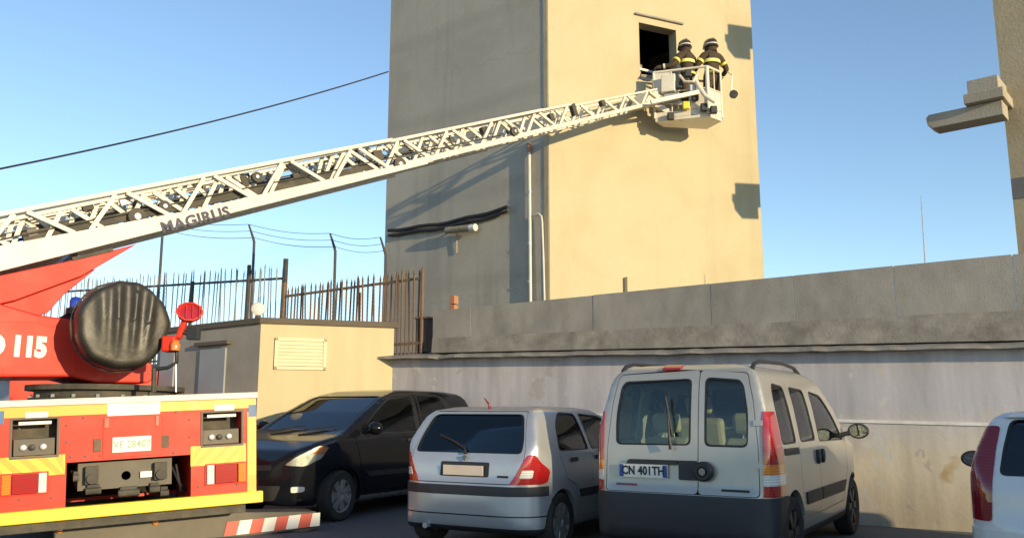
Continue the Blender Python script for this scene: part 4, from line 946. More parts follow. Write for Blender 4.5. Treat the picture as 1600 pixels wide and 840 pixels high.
# rear body with openings
body = cbox(0, 7.1, YR, YL, z_bot+.06, z_top-.04)
yc0, zc0 = tl(104, 722); yc1, zc1 = tl(298, 790)
zc0 = (tl(104,726)[1]+tl(298,706)[1])/2
body = csg(body, cbox(-.1, 1.2, yc1, yc0, z_bot-.2, zc0))
rec = []
for (u0,v0,u1,v1) in ((20,656,88,710),(317,645,377,692)):
    ya, zA_ = tl(u0,v0); yb, zB_ = tl(u1,v1); rec.append((min(ya,yb),max(ya,yb),min(zA_,zB_),max(zA_,zB_)))
    body = csg(body, cbox(-.1, .28, min(ya,yb), max(ya,yb), min(zA_,zB_), max(zA_,zB_)))
for x in (2.7,):
    for sg in (-1, 1): body = csg(body, ccyl((x,.42), .58, *sorted((sg*.7, sg*1.5))))
put('rear_body', body, M['fire_red'], tr, T0, None, T0)
# deck
mb = MB(); mb.box(.02, 7.1, YR+.01, YL-.01, z_top-.04, z_top-.005); put('deck', mb.mesh(), M['steel_grey'], tr, T0, None, T0)
# recess contents
for (y0,y1,z0,z1) in rec:
    mb = MB(); t_ = .022
    for bx in ((-.012,.02,y0-t_,y1+t_,z1,z1+t_),(-.012,.02,y0-t_,y1+t_,z0-t_,z0),(-.012,.02,y0-t_,y0,z0,z1),(-.012,.02,y1,y1+t_,z0,z1)): mb.box(*bx)
    f = put('lamp_recess', mb.mesh(), M['steel_grey'], tr, T0, None, T0)
    mb = MB(); mb.box(.272,.279,y0+.001,y1-.001,z0+.001,z1-.001); put('back_plate', mb.mesh(), M['chassis'], f, T0, None, T0)
    zm = z0+(z1-z0)*.48
    mb = MB(); mb.box(.06,.27,y0+.01,y1-.01,z0+.004,zm); put('control_panel', mb.mesh(), M['steel_grey'], f, T0, None, T0, .006)
    for fy, m_ in ((.75,M['galv']),(.55,M['black_plastic']),(.3,M['galv'])):
        yy = y0+(y1-y0)*fy; mb = MB(); mb.lathe([(.03,-.0),(.03,.025),(.018,.03),(.0001,.03)], Matrix.Translation((.06,yy,(z0+zm)/2)) @ Matrix.Rotation(R(-90),4,'Y'), 12); put('knob', mb.mesh(), m_, f, T0, 40, T0)
    mb = MB(); mb.box(.03,.05,y0+.05,y1-.05,z1-.05,z1-.02); put('strip_light', mb.mesh(), M['white_paint'], f, T0, None, T0)
# top rail: pale aluminium lip and orange band
mb = MB(); mb.box(-.03,.06,YR-.015,YL+.015,z_top-.045,z_top+.02); put('deck_edge', mb.mesh(), M['cream_paint'], tr, T0, None, T0, .008)
mb = MB(); zb2 = z_top-.048; mb.box(-.012,.0,YR+.002,YL-.002,zb2-.10,zb2); put('reflective_band', mb.mesh(), M['orange_tape'], tr, T0)
tbox('white_sign', 168, 627, 250, 646, -.016, -.011, M['plate_white'])
for a in ((40,644,75,651),(335,632,366,640)): tbox('lamp_tag', *a, -.018, -.0125, M['plate_white'])
for u0,v0,u1,v1 in ((163,652,171,668),(243,648,249,665)): tbox('hinge', u0,v0,u1,v1, -.02, 0, M['red_tape'], bevel=.004)
for u0,v0,u1,v1 in ((146,685,158,705),(253,680,264,698)): tbox('latch', u0,v0,u1,v1, -.018, 0, M['rust'], bevel=.004)
# hatch outline panel
ha = tl(168,650); hb = tl(250,716)
mb = MB(); mb.box(-.008,0,hb[0]-.02,ha[0]+.04,zc0+.02,tl(200,652)[1]); put('hatch', mb.mesh(), M['fire_red'], tr, T0, None, T0, .003)
p_ = tbox('number_plate', 176, 683, 236, 703, -.02, -.0085, M['plate_white'])
yc = (tl(176,693)[0]+tl(236,693)[0])/2; zc = (tl(206,684)[1]+tl(206,703)[1])/2
me = text_mesh('VF 28407', .075, .003, .002, sx=.8, space=1.1); put('lettering', me, M['text_green'], p_, T0 @ frame((-.0215,yc,zc), (0,-1,0), (0,0,1), (-1,0,0)), None, T0)
# chevron panels
def chevrons(u0, v0, u1, v1, tilt):
    ya, za_ = tl(u0,v0); yb, zb_ = tl(u1,v1); y0,y1 = sorted((ya,yb)); z0,z1 = sorted((za_,zb_))
    mb = MB(); mb.box(-.008,-.001,y0,y1,z0,z1); c_ = put('chevron_panel', mb.mesh(), M['yellow_tape'], tr, T0)
    h_ = z1-z0; n_ = 5; st_ = (y1-y0+h_)/n_
    for k_ in range(n_):
        a_ = y0-h_+k_*st_+.02
        pts = [(a_,z0),(a_+st_*.5,z0),(a_+st_*.5+h_,z1),(a_+h_,z1)] if tilt > 0 else [(a_+h_,z0),(a_+st_*.5+h_,z0),(a_+st_*.5,z1),(a_,z1)]
        pts = [(min(max(y,y0),y1),z) for y,z in pts]
        if max(p[0] for p in pts)-min(p[0] for p in pts) < .01: continue
        mb = MB(); mb.prism([(-.0085,y,z) for y,z in pts], (-.0025,0,0)); put('chevron', mb.mesh(), M['orange_tape'], c_, T0)
chevrons(-14,716,101,740,1); chevrons(298,697,384,722,-1)
# bolts along the rear panel edges
for (u,v) in [(110+i*23, 713-i*.9) for i in range(8)]+[(104,664),(104,690),(296,655),(296,682),(130,652),(275,643),(30,780),(80,777),(310,760),(370,756),(30,700-30),(380,668),(380,686)]:
    y_, z_ = tl(u,v); mb = MB(); mb.lathe([(.011,0),(.011,.006),(.0001,.009)], Matrix.Translation((-.0005,y_,z_)) @ Matrix.Rotation(R(-90),4,'Y'), 8); put('bolt', mb.mesh(), M['steel_grey'], tr, T0, None, T0)
# tail lights
def lights(u0, v0, u1, v1, flip):
    ya, za_ = tl(u0,v0); yb, zb_ = tl(u1,v1); y0,y1 = sorted((ya,yb)); z0,z1 = sorted((za_,zb_)); w_ = y1-y0
    mb = MB(); mb.box(-.02,.0,y0-.012,y1+.012,z0-.012,z1+.012); c_ = put('tail_light', mb.mesh(), M['fire_red'], tr, T0, None, T0, .004)
    seq = [(0,.2,M['white_lens']),(.2,.78,M['red_lens']),(.78,1,M['orange_lens'])]
    for a_,b_,m_ in seq:
        if flip: a_,b_ = 1-b_,1-a_
        mb = MB(); mb.box(-.045,-.021,y0+w_*a_+.004,y0+w_*b_-.004,z0,z1); put('lens', mb.mesh(), m_, c_, T0, None, T0, .006)
lights(2,742,73,768,False); lights(322,726,384,751,True)
# side strips
y0, _ = tl(386,700); mb = MB(); mb.box(-.010,0,YR+.001,y0,z_bot+.07,z_top-.19); put('side_strip', mb.mesh(), M['orange_tape'], tr, T0)
mb = MB(); mb.box(-.014,-.0105,YR+.003,y0-.003,z_bot+.28,z_top-.32); put('side_strip_inner', mb.mesh(), M['yellow_tape'], tr, T0)
mb = MB(); mb.box(-.011,0,YL-.1,YL-.001,z_bot+.07,z_top-.19); put('side_strip', mb.mesh(), M['orange_tape'], tr, T0)
tbox('blue_sticker', 388, 632, 400, 650, -.013, -.0, M['sticker']); tbox('blue_sticker', -12, 642, 6, 662, -.013, -.0, M['sticker'])
# bottom yellow beam
zb0 = tl(200, 783)[1]; zb1 = tl(200, 802)[1]
mb = MB(); mb.box(-.07,.04,YR-.06,YL+.06,zb1,zb0); put('rear_bar', mb.mesh(), M['yellow_tape'], tr, T0, None, T0, .01)
mb = MB(); mb.box(.05,.45,YR+.1,YL-.1,zb1-.10,zb1-.005); put('under_beam', mb.mesh(), M['chassis'], tr, T0, None, T0, .008)
# tow coupling gear inside the opening
mb = MB(); mb.box(1.1,1.19,yc1+.002,yc0-.002,zb0,zc0-.01); put('bay_back', mb.mesh(), M['void'], tr, T0)
a, zA_ = tl(122,724,.12); b, zB_ = tl(268,755,.12)
plt = csg(cbox(.12,.16,b,a,zB_,zA_), tri(MB().lathe([(.045,-.3),(.045,.5)], Matrix.Translation((0,tl(197,742,.12)[0],tl(197,742,.12)[1])) @ Matrix.Rotation(R(90),4,'Y'), 20).mesh()))
cp = put('tow_plate', plt, M['steel_grey'], tr, T0, None, T0)
for u,v in ((143,742),(250,735)):
    y_, z_ = tl(u,v,.1); mb = MB(); mb.box(.02,.13,y_-.06,y_+.06,z_-.08,z_+.09); mb.lathe([(.05,0),(.05,.05)], Matrix.Translation((.03,y_,z_-.03)) @ Matrix.Rotation(R(-90),4,'Y'), 14); put('shackle', mb.mesh(), M['chassis'], cp, T0, 30, T0)
y_, z_ = tl(228,740,.1); mb = MB(); mb.box(.08,.125,y_-.055,y_+.055,z_-.03,z_+.03); put('label_plate', mb.mesh(), M['plate_white'], cp, T0)
for u,v,w_ in ((145,765,.14),(200,768,.2),(240,762,.1),(255,768,.08),(118,745,.05)):
    y_, z_ = tl(u,v,.15); mb = MB(); mb.tube((.05,y_-w_/2,z_),(.05,y_+w_/2,z_),.035,n=10); mb.box(.06,.5,y_-w_*.4,y_+w_*.4,z_-.03,z_+.06); put('coupling_block', mb.mesh(), M['chassis'], cp, T0, 30, T0)
for u0,v0,u1,v1 in ((112,735,130,770),(268,728,290,765),(275,725,283,770)):
    p, q = tl(u0,v0,.3), tl(u1,v1,.3); mb = MB(); mid = ((p[0]+q[0])/2,(p[1]+q[1])/2-.05); mb.path([(.3,*p),(.22,*mid),(.3,*q)], .014, 6); put('air_hose', mb.mesh(), M['black_plastic'], cp, T0, 50, T0)
# wheels, chassis rails, lockers, cab
for sg in (-1, 1):
    for x in (2.7, 7.6):
        Mx = Matrix.Translation((x, sg*1.05, .50)) @ Matrix.Rotation(R(-90)*sg,4,'X'); w_ = .3; r_ = .5; ri = .3
        mb = MB(); mb.lathe([(ri,-w_/2),(r_*.9,-w_/2),(r_,-w_/4),(r_,w_/4),(r_*.9,w_/2),(ri,w_/2-.02),(ri-.02,-w_/2)], Mx, 32); wh = put('wheel', mb.mesh(), M['rubber'], tr, T0, 35, T0)
        mb = MB(); mb.lathe([(.0001,w_/2-.04),(.12,w_/2-.04),(.15,w_/2-.1),(ri*.9,w_/2-.09),(ri,w_/2-.03),(ri-.03,-w_/2)], Mx, 28); put('rim', mb.mesh(), M['alloy'], wh, T0, 35, T0)
    mb = MB(); mb.box(.6,9,sg*.38-.04,sg*.38+.04,.62,.86); put('chassis_rail', mb.mesh(), M['chassis'], tr, T0)
    for x0 in (.5,3.5,4.65,5.8):
        mb = MB(); yy = (YR-.012, YR-.001) if sg < 0 else (YL+.001, YL+.012); mb.box(x0, x0+1.08, *yy, z_bot+.12, z_top-.2); put('locker_shutter', mb.mesh(), M['galv'], tr, T0, None, T0, .003)
cabm = tri(MB().prism([(7.25,-1.2,.55),(9.45,-1.2,.55),(9.5,-1.2,1.2),(9.25,-1.2,1.95),(9.0,-1.2,2.15),(7.25,-1.2,2.15)],(0,2.4,0)).mesh())
for sg in (-1,1): cabm = csg(cabm, ccyl((7.6,.45), .62, *sorted((sg*.7, sg*1.5))))
cabp = put('cab', cabm, M['fire_red'], tr, T0, None, T0, .03)
for sg in (-1,1):
    mb = MB(); ysd = sg*1.203; mb.prism([(8.2,ysd,1.25),(9.1,ysd,1.25),(8.95,ysd,1.9),(8.2,ysd,1.9)],(0,sg*.006,0)); put('cab_window', mb.mesh(), M['glass_dark'], cabp, T0)
mb = MB(); mb.prism([(9.48,-1.0,1.28),(9.48,1.0,1.28),(9.27,1.0,1.92),(9.27,-1.0,1.92)],(.02,0,.008)); put('windscreen', mb.mesh(), M['glass_dark'], cabp, T0)
# outrigger with striped end
ya = tl(348,812,.5)[0]; yb = tl(500,822,.5)[0]; zz0 = tl(420,805,.5)[1]; zz1 = tl(420,829,.5)[1]
zo = tl(200,800,.5)[1]
mb = MB(); mb.prism([(.46,.6,zo-.02),(.46,ya,zz0+.10),(.46,ya-.35,zz0+.06),(.46,yb+.05,zz0),(.46,yb,zz1),(.46,ya+.2,zz1-.06),(.46,.6,zz1-.02)],(.42,0,0)); og = put('outrigger', mb.mesh(), M['steel_grey'], tr, T0, None, T0, .012)
n_ = 8
for k_ in range(n_):
    a_ = ya+(yb-ya)*k_/n_; b_ = ya+(yb-ya)*(k_+1)/n_; s_ = .05
    mb = MB(); mb.prism([(.452,a_,zz1+.005),(.452,b_,zz1+.005),(.452,b_-s_*.8,zz0-.015),(.452,a_-s_*.8,zz0-.015)] if k_ < n_-1 else [(.452,a_,zz1+.005),(.452,b_+.02,zz1+.005),(.452,b_+.01,zz0-.015),(.452,a_-s_*.8,zz0-.015)],(-.004,0,0)); put('stripe', mb.mesh(), M['red_tape'] if k_ % 2 == 0 else M['white_paint'], og, T0)
wy = (ya+yb)/2-.1
mb = MB(); mb.tube((.67,yb+.18,zz1-.06),(.67,yb+.18,-.0+.06),.07,n=14); put('jack_leg', mb.mesh(), M['galv'], og, T0, 40, T0)
mb = MB(); gzr = (TI @ Vector((*(T0 @ Vector((.67,yb+.18,0))).xy, gz(0,(T0 @ Vector((.67,yb+.18,0))).y)))).z
mb.lathe([(.2,gzr),(.2,gzr+.03),(.08,gzr+.07),(.07,.12)], Matrix.Translation((.67,yb+.18,0)), 20); put('jack_foot', mb.mesh(), M['steel_grey'], og, T0, 40, T0)
for u,v in ((93,828),(243,815)):
    y_, z_ = tl(u,v,.44); mb = MB(); mb.lathe([(.03,0),(.03,.02),(.0001,.03)], Matrix.Translation((.45,y_,z_)) @ Matrix.Rotation(R(-90),4,'Y'), 10); put('marker_lamp', mb.mesh(), M['orange_lens'], og, T0, 40, T0)
# ---- turntable -------------------------------------------------------------
LP0 = Vector((-5.65, 9.9, 0)); la = R(50.5); LA = Vector((math.sin(la), math.cos(la), 0)); LN = Vector((LA.y, -LA.x, 0))
def lp(u, v, off=0): return on_plane(u, v, LP0+LN*off, LN)
TTC = Vector((-5.0, 11.0, 0)); zr = (T0 @ Vector((*(TI @ Vector((-5.0,11.0,1.5))).xy, z_top))).z
mb = MB(); mb.lathe([(.86,zr-.03),(.86,zr+.05),(.80,zr+.06),(.80,zr+.13),(.9,zr+.14),(.9,zr+.20),(.3,zr+.21)], Matrix.Translation((TTC.x,TTC.y,0)), 40); ring = mb.build('turntable_ring', M['chassis'], tr, smooth=30)
for k_ in range(20):
    a_ = 2*math.pi*k_/20; mb = MB(); mb.lathe([(.022,zr+.05),(.022,zr+.085),(.0001,zr+.09)], Matrix.Translation((TTC.x+.835*math.cos(a_),TTC.y+.835*math.sin(a_),0)), 6); mb.build('bolt', M['galv'], ring)
def lprism(name, px, off, depth, m, parent=tr, bevel=.01):
    mb = MB(); mb.prism([lp(u,v,off) for u,v in px], -LN*depth); return mb.build(name, m, parent, bevel=bevel)
con = lprism('turntable_body', [(-110,470),(0,474),(62,492),(128,500),(150,512),(238,566),(240,592),(232,598),(150,597),(112,588),(-110,589)], .06, 1.15, M['fire_red'], bevel=.02)
lprism('side_panel', [(-100,500),(55,503),(118,520),(118,585),(-100,584)], .068, .02, M['fire_red'], con, .004)
w1_ = lprism('lift_frame', [(-110,452),(0,430),(110,407),(214,381),(128,431),(24,469),(-110,500)], .0, .10, M['fire_red'])
lprism('lift_frame', [(-110,452),(0,430),(110,407),(214,381),(128,431),(24,469),(-110,500)], -.9, .10, M['fire_red'])
lprism('lift_arm', [(24,462),(130,424),(150,420),(100,460),(76,487),(62,493),(0,478)], -.08, .14, M['fire_red'])
lprism('dark_slot', [(112,402),(176,387),(178,392),(114,407)], .02, .06, M['chassis'], w1_, .003)  # dark strip drawn for the slot under the ladder
mb = MB(); mb.tube(lp(-40,520,-.5), lp(120,400,-.5), .09, n=14); mb.build('lift_cylinder', M['chrome'], tr, smooth=40)
me = text_mesh('O 115', .215, .004, .020, align='RIGHT', sx=.80, space=1.0); pr_ = lp(73, 544, .072)
put('lettering', me, M['white_paint'], con, frame(pr_, LA, (0,0,1), LN), None, WM[con.name])
# blue beacon
pb = on_y(118, 478, 10.35)
mb = MB(); mb.lathe([(.10,-.10),(.10,-.03),(.07,-.02)], Matrix.Translation(pb), 14); bc = mb.build('beacon_base', M['black_plastic'], tr, smooth=40)
mb = MB(); mb.lathe([(.068,-.02),(.07,.06),(.055,.10),(.0001,.115)], Matrix.Translation(pb), 14); mb.build('beacon_lens', M['blue_lens'], bc, smooth=60)
mb = MB(); mb.bar(pb+Vector((-.28,.1,-.22)), pb+Vector((.05,0,-.08)), .09, .1); mb.build('beacon_bracket', M['black_plastic'], bc, bevel=.01)
# covered drum: black tarpaulin with folds
pc = on_y(196, 506, 9.75); dn = Vector((math.sin(R(36)), -math.cos(R(36)), .02)).normalized(); dx = Vector((0,0,1)).cross(dn).normalized(); dz = dn.cross(dx)
mb = MB(); nr, na = 22, 72; vs = []; rr_ = random.Random(11)
def fold(x, z):
    # pleats fanning down from the upper rim
    ang = x*1.0+ .28*x*(.55-z)
    f_ = .055*math.exp(-((ang+.10)/.045)**2)+.05*math.exp(-((ang-.10)/.04)**2)+.045*math.exp(-((ang-.28)/.04)**2)+.03*math.exp(-((ang+.27)/.06)**2)
    return f_*min(1,max(0,(z+.40)/.45))
prof = [(0,0),(.94,0),(1.0,-.05),(1.02,-.14),(1.0,-.26),(.95,-.31),(.4,-.32)]
RD = .485
for i in range(nr+1):
    t_ = i/nr
    if t_ < .62: r_, h_ = t_/.62*.95*RD, 0
    else:
        q_ = (t_-.62)/.38*5; j = min(int(q_),4); f_ = q_-j; A_, B_ = prof[1+j], prof[2+j]; r_, h_ = (A_[0]+(B_[0]-A_[0])*f_)*RD, A_[1]+(B_[1]-A_[1])*f_
    for k_ in range(na):
        a_ = 2*math.pi*k_/na; x_, z_ = r_*math.cos(a_), r_*math.sin(a_)
        wob = 1+.018*math.sin(5*a_+.6)+.012*math.sin(11*a_+1)
        x_ *= wob; z_ *= wob
        hh = h_+(fold(x_, z_) if t_ < .8 else 0)+.02*(1-(r_/RD)**2)+.006*math.sin(9*x_+7*z_+2)
        vs.append(pc+dx*x_+dz*z_+dn*hh)
mb.add(vs, [(i*na+k_, i*na+(k_+1)%na, (i+1)*na+(k_+1)%na, (i+1)*na+k_) for i in range(nr) for k_ in range(na)])
dr = mb.build('covered_drum', M['tarp'], tr, smooth=70)
mb = MB(); mb.tube(pc-dn*.30, pc-dn*.75, .07, n=12); mb.build('drum_axle', M['chassis'], dr, smooth=40)
mb = MB(); mb.path([pc-dn*.28+dx*(.5*math.cos(a_*.2618)*1.015)+dz*(.5*math.sin(a_*.2618)*1.015) for a_ in range(25)], .012, 6); mb.build('cover_rope', M['chassis'], dr)
# red lamp cluster right of the drum
def pz(u, v): return on_y(u, v, 9.95)
mb = MB(); mb.path([pz(238,577),pz(262,574),pz(276,566),pz(276,540)], .022, 8); lc = mb.build('lamp_stand', M['black_plastic'], tr, smooth=50)
Hc = Matrix.Translation(pz(296,489)) @ Matrix.Rotation(R(22),4,'Z') @ Matrix.Rotation(R(72),4,'X')
mb = MB(); mb.lathe([(.06,-.10),(.10,-.085),(.125,-.03),(.14,.035),(.14,.05),(.12,.052),(.105,.02)], Hc @ Matrix.Diagonal((1.05,.85,1,1)), 10); rc_ = mb.build('lamp_housing', M['fire_red'], lc, smooth=25)
mb = MB(); mb.lathe([(.0001,.028),(.11,.022)], Hc @ Matrix.Diagonal((1.05,.85,1,1)), 16); mb.build('lamp_lens', M['red_lens'], rc_, smooth=40)
for a_ in range(4):
    mb = MB(); t_ = Hc @ Matrix.Diagonal((1.05,.85,1,1)); mb.bar(t_ @ Vector((-.10+.066*a_,-.09,.056)), t_ @ Vector((-.10+.066*a_,.09,.056)), .008); mb.build('guard_bar', M['fire_red'], rc_)
mb = MB(); mb.bar(pz(290,497), pz(279,528), .07, .06); mb.build('lamp_arm', M['fire_red'], lc, bevel=.012)
mb = MB(); mb.box(-.09,.07,-.08,.08,-.10,.08, Matrix.Translation(pz(268,536))); mb.build('lamp_box', M['fire_red'], lc, bevel=.025)
mb = MB(); mb.lathe([(.05,-.06),(.055,0),(.04,.05),(.0001,.06)], Matrix.Translation(pz(278,540)+Vector((0,-.08,0))), 12); mb.build('amber_lens', M['orange_lens'], lc, smooth=60)
mb = MB(); mb.box(-.05,.08,-.04,.06,-.06,.06, Matrix.Translation(pz(300,522))); mb.path([pz(285,520),pz(305,527),pz(306,517),pz(296,512)],.014,6); mb.build('lamp_bracket', M['black_plastic'], lc, bevel=.008)
mb = MB(); mb.tube(pz(241,575), pz(240,612), .03, n=8); mb.build('lamp_post', M['chassis'], lc)
mb = MB(); mb.tube(pz(275,566), pz(275,612), .008, n=6); mb.build('lamp_rod', M['galv'], lc)
# ---- ladder ----------------------------------------------------------------
P1 = lp(0,424); P2 = lp(1040,163); LE = (P2-P1).normalized(); LU = LE.cross(LN); LU = LU if LU.z > 0 else -LU
def L3(s, v, w): return P1+LE*s+LU*v-LN*w
def LS(u, v): p = lp(u, v)-P1; return p.dot(LE), p.dot(LU)
for n_, u, v in (('rail', 420, 251),('b',860,208),('t',860,165),('b',1000,170),('t',1000,137),('b',600,281),('t',605,216),('e',668,258),('p',0,384),('p',420,301),('p',560,270)): print(n_, u, LS(u,v))
def diag(sec, p, q, w_, t_, m): mb = MB(); mb.bar(p, q, t_, w_, up=LU); mb.build('diagonal', m, sec)
def section(s0, s1, vb, vt, w0, W_, rail, chord, pitch, phase, rungs, plate=None, s_end=None):
    s_end = s_end or s1; vtf = vt
    mbs = MB()
    for w_ in (w0, W_-w0):
        if plate is None: mbs.bar(L3(s0,vb+chord/2,w_), L3(s1,vb+chord/2,w_), .055, chord, up=LU)
        else:
            pl = [(s0,vb)]+[(s1,vb)]+[(s,v) for s,v in plate[::-1]]
            mbs.prism([L3(s,v,w_+.03) for s,v in pl], LN*.06)
    sec = mbs.build('ladder_section', M['cream_paint'], tr, bevel=.008)
    for w_ in (w0, W_-w0):
        mb = MB(); mb.bar(L3(s0,vt(s0)-rail/2,w_), L3(s_end,vt(s_end)-rail/2,w_), .05, rail, up=LU); mb.build('top_rail', M['cream_paint'], sec, bevel=.008)
        def vlow(s):
            if plate is None: return vb+chord
            for (a_,b_),(c_,d_) in zip(plate[:-1],plate[1:]):
                if a_ <= s <= c_: return b_+(d_-b_)*(s-a_)/(c_-a_)
            return plate[-1][1]
        k_ = s0+phase
        while k_+pitch*.1 < s_end:
            for sg in (-1, 1):
                a_ = k_+sg*pitch*.06; b_ = k_+sg*pitch*.42
                if s0 < b_ < s1: diag(sec, L3(a_,vt(a_)-rail,w_), L3(b_,vlow(b_)-.01,w_), .05, .035, M['cream_paint'])
            k_ += pitch
    n_ = int((s1-s0)/rungs); mb = MB(); mb.tube((0,0,0),(0,0,W_-2*w0),.017,n=8); rm = mb.mesh('rung'); rm.materials.append(M['galv'])
    for k_ in range(1, n_):
        o_ = L3(s0+k_*rungs, vb+(chord if plate is None else .12), w0)
        link('rung', rm, sec, frame(o_, LE, LU, -LN))
    return sec
sA = LS(668,258)[0]; sB = LS(812,226)[0]; sC = LS(915,200)[0]; sD = LS(1046,162)[0]
def vline(u0,v0,u1,v1):
    a, b = LS(u0,v0), LS(u1,v1); return lambda s: a[1]+(b[1]-a[1])*(s-a[0])/(b[0]-a[0])
vt1 = vline(0,331,605,217)

plate1 = [(-3.6,.33),(LS(0,384)[0],LS(0,384)[1]),(LS(285,331)[0],LS(285,331)[1]),(LS(420,301)[0],LS(420,301)[1]),(LS(560,270)[0],LS(560,270)[1]),(sA,LS(664,252)[1])]
W1_ = .95
s1_ = section(-3.6, sA, 0, vt1, 0, W1_, .055, .1, 1.15, .55, .32, plate1, LS(612,216)[0])
v2 = vline(600,219,860,166); v3 = vline(820,174,960,146); v4 = vline(880,164,1030,135)
s2_ = section(-2.6, sB, .035, v2, .075, W1_, .05, .09, 1.0, .5, .32, None, LS(850,168)[0])
s3_ = section(-1.6, sC, .055, v3, .145, W1_, .045, .08, .85, .4, .32)
s4_ = section(-.6, sD, .07, v4, .21, W1_, .042, .075, .7, .3, .32)
me = text_mesh('MAGIRUS', .135, .006, .0065, sx=1.12, space=1.08); sm = LS(305,344); put('lettering', me, M['navy_ink'], s1_, frame(L3(sm[0],sm[1],-.037), LE, LU, LN), None, WM[s1_.name])
# dark bar drawn as the shade between nested sections; pulleys, hoses
a_ = LS(40,372)[0]; b_ = LS(600,268)[0]
mb = MB(); mb.bar(L3(a_,LS(40,372)[1]+.03,.12), L3(b_,LS(600,262)[1]+.05,.12), .06, .11, up=LU); mb.build('shade_bar', M['chassis'], s2_)
for k_, (dv, w_) in enumerate(((.46,.3),(.50,.55),(.42,.7))):
    mb = MB(); mb.path([L3(-2+i*.8, dv-.02*i+.012*math.sin(i*2.1+k_), w_) for i in range(12)], .016, 6); mb.build('hose', M['black_plastic'], s2_, smooth=50)
for u,v,r_ in ((626,256,.105),(215,338,.11),(402,276,.07),(805,205,.08),(258,322,.075)):
    s_, v_ = LS(u,v); mb = MB(); mb.lathe([(r_*.3,-.03),(r_,-.03),(r_*.85,0),(r_,.03),(r_*.3,.03)], frame(L3(s_,v_,.03), LE, LU, LN), 18); pu = mb.build('pulley', M['chassis'], s1_, smooth=30)
    mb = MB(); mb.lathe([(r_*.4,.031),(r_*.35,.05),(.0001,.052)], frame(L3(s_,v_,.03), LE, LU, LN), 12); mb.build('pulley_hub', M['galv'], pu, smooth=40)
for u,v,w_,h_ in ((571,243,.10,.26),(598,240,.16,.16),(340,306,.16,.12),(388,280,.1,.16),(470,272,.12,.1),(905,168,.1,.22),(765,200,.12,.12),(870,180,.1,.14),(950,158,.1,.12),(100,352,.2,.1),(170,344,.22,.12)):
    s_, v_ = LS(u,v); mb = MB(); mb.box(-w_/2,w_/2,-h_/2,h_/2,-.05,.05, frame(L3(s_,v_,.16), LE, LU, LN)); mb.build('bracket', M['chassis'], s2_, bevel=.012)
rb_ = random.Random(21)
for k_ in range(26):
    u = 30+k_*33+rb_.uniform(-10,10); s_ = LS(u, 424-.242*u)[0]; top = vt1(s_) if u < 600 else v2(s_)
    w_, h_ = rb_.uniform(.05,.16), rb_.uniform(.05,.13); v_ = rb_.uniform(.45,.85)*top
    mb = MB(); mb.box(-w_/2,w_/2,-h_/2,h_/2,-.03,.03, frame(L3(s_,v_,rb_.uniform(.1,.8)), LE, LU, LN)); mb.build('clamp', M[rb_.choice(['chassis','galv','steel_grey','black_plastic'])], s2_)
for w_, v0_, m_ in ((.06,.40,'chassis'),(.2,.47,'steel_grey'),(.86,.45,'chassis')):
    mb = MB(); mb.path([L3(-2+i*.62, v0_-.014*i+.006*math.sin(i*1.7), w_) for i in range(17)], .012, 6); mb.build('cable', M[m_], s2_)
# ---- rescue cage -----------------------------------------------------------
FP = [Vector(p) for p in ((2.97,17.53,0),(4.015,17.2,0),(4.36,17.5,0),(4.15,18.0,0),(3.2,17.86,0))]
zf = on_y(1127,182,17.2).z
mb = MB(); mb.prism([p+Vector((0,0,zf)) for p in FP],(0,0,.07)); cg = mb.build('cage_floor', M['cream_paint'], tr, bevel=.012)
ctr = sum(FP, Vector())/5
for i in range(5):
    p, q = FP[i], FP[(i+1)%5]; d_ = (q-p).normalized(); n_ = Vector((d_.y,-d_.x,0)); m_ = (p+q)/2
    if n_.dot(m_-ctr) < 0: n_ = -n_
    mb = MB(); mb.prism([p+Vector((0,0,zf+.071)),q+Vector((0,0,zf+.071)),q+Vector((0,0,zf+.19)),p+Vector((0,0,zf+.19))], -n_*.03); mb.build('kick_panel', M['cream_paint'], cg)
    r_ = .042 if i == 1 else .026
    mb = MB(); mb.tube(p+Vector((0,0,zf+.07)), p+Vector((0,0,zf+1.08)), r_, n=10); mb.build('cage_post', M['cream_paint'], cg, smooth=40)
    for hz, rr__ in ((1.08,.028),(.62,.018)):
        mb = MB(); mb.tube(p+Vector((0,0,zf+hz)), q+Vector((0,0,zf+hz)), rr__, n=8); mb.build('cage_rail', M['cream_paint'], cg, smooth=40)
    L_ = (q-p).length
    for f_ in ((.33,.66) if L_ > .8 else (.5,)):
        m_ = p.lerp(q,f_); mb = MB(); mb.tube(m_+Vector((0,0,zf+.19)), m_+Vector((0,0,zf+1.06)), .014, n=6); mb.build('cage_bar', M['cream_paint'], cg)
def cgp(u, v, Y=17.2): return on_y(u, v, Y)
AB = (FP[1]-FP[0]).normalized(); ABn = Vector((AB.y,-AB.x,0))
def cp_(u, v, off=.04): return on_plane(u, v, FP[0]+ABn*off, ABn)
mb = MB(); mb.prism([cp_(1034,121),cp_(1056,118),cp_(1056,145),cp_(1034,148)], ABn*.14); mb.build('control_box', M['cream_paint'], cg, bevel=.02)
mb = MB(); mb.prism([cp_(1038,150),cp_(1062,147),cp_(1062,158),cp_(1038,162)], ABn*.12); mb.build('control_box', M['galv'], cg, bevel=.02)
mb = MB(); mb.path([cp_(1085,122,.1),cp_(1092,136,.16),cp_(1102,150,.2),cp_(1117,160,.2)], [.05,.05,.045,.04], 10); mb.build('side_arm', M['cream_paint'], cg, smooth=50)
mb = MB(); mb.path([cp_(1062,118,.1),cp_(1070,128,.18),cp_(1083,128,.18),cp_(1090,115,.1)], .03, 8); mb.build('handle_bar', M['cream_paint'], cg, smooth=50)
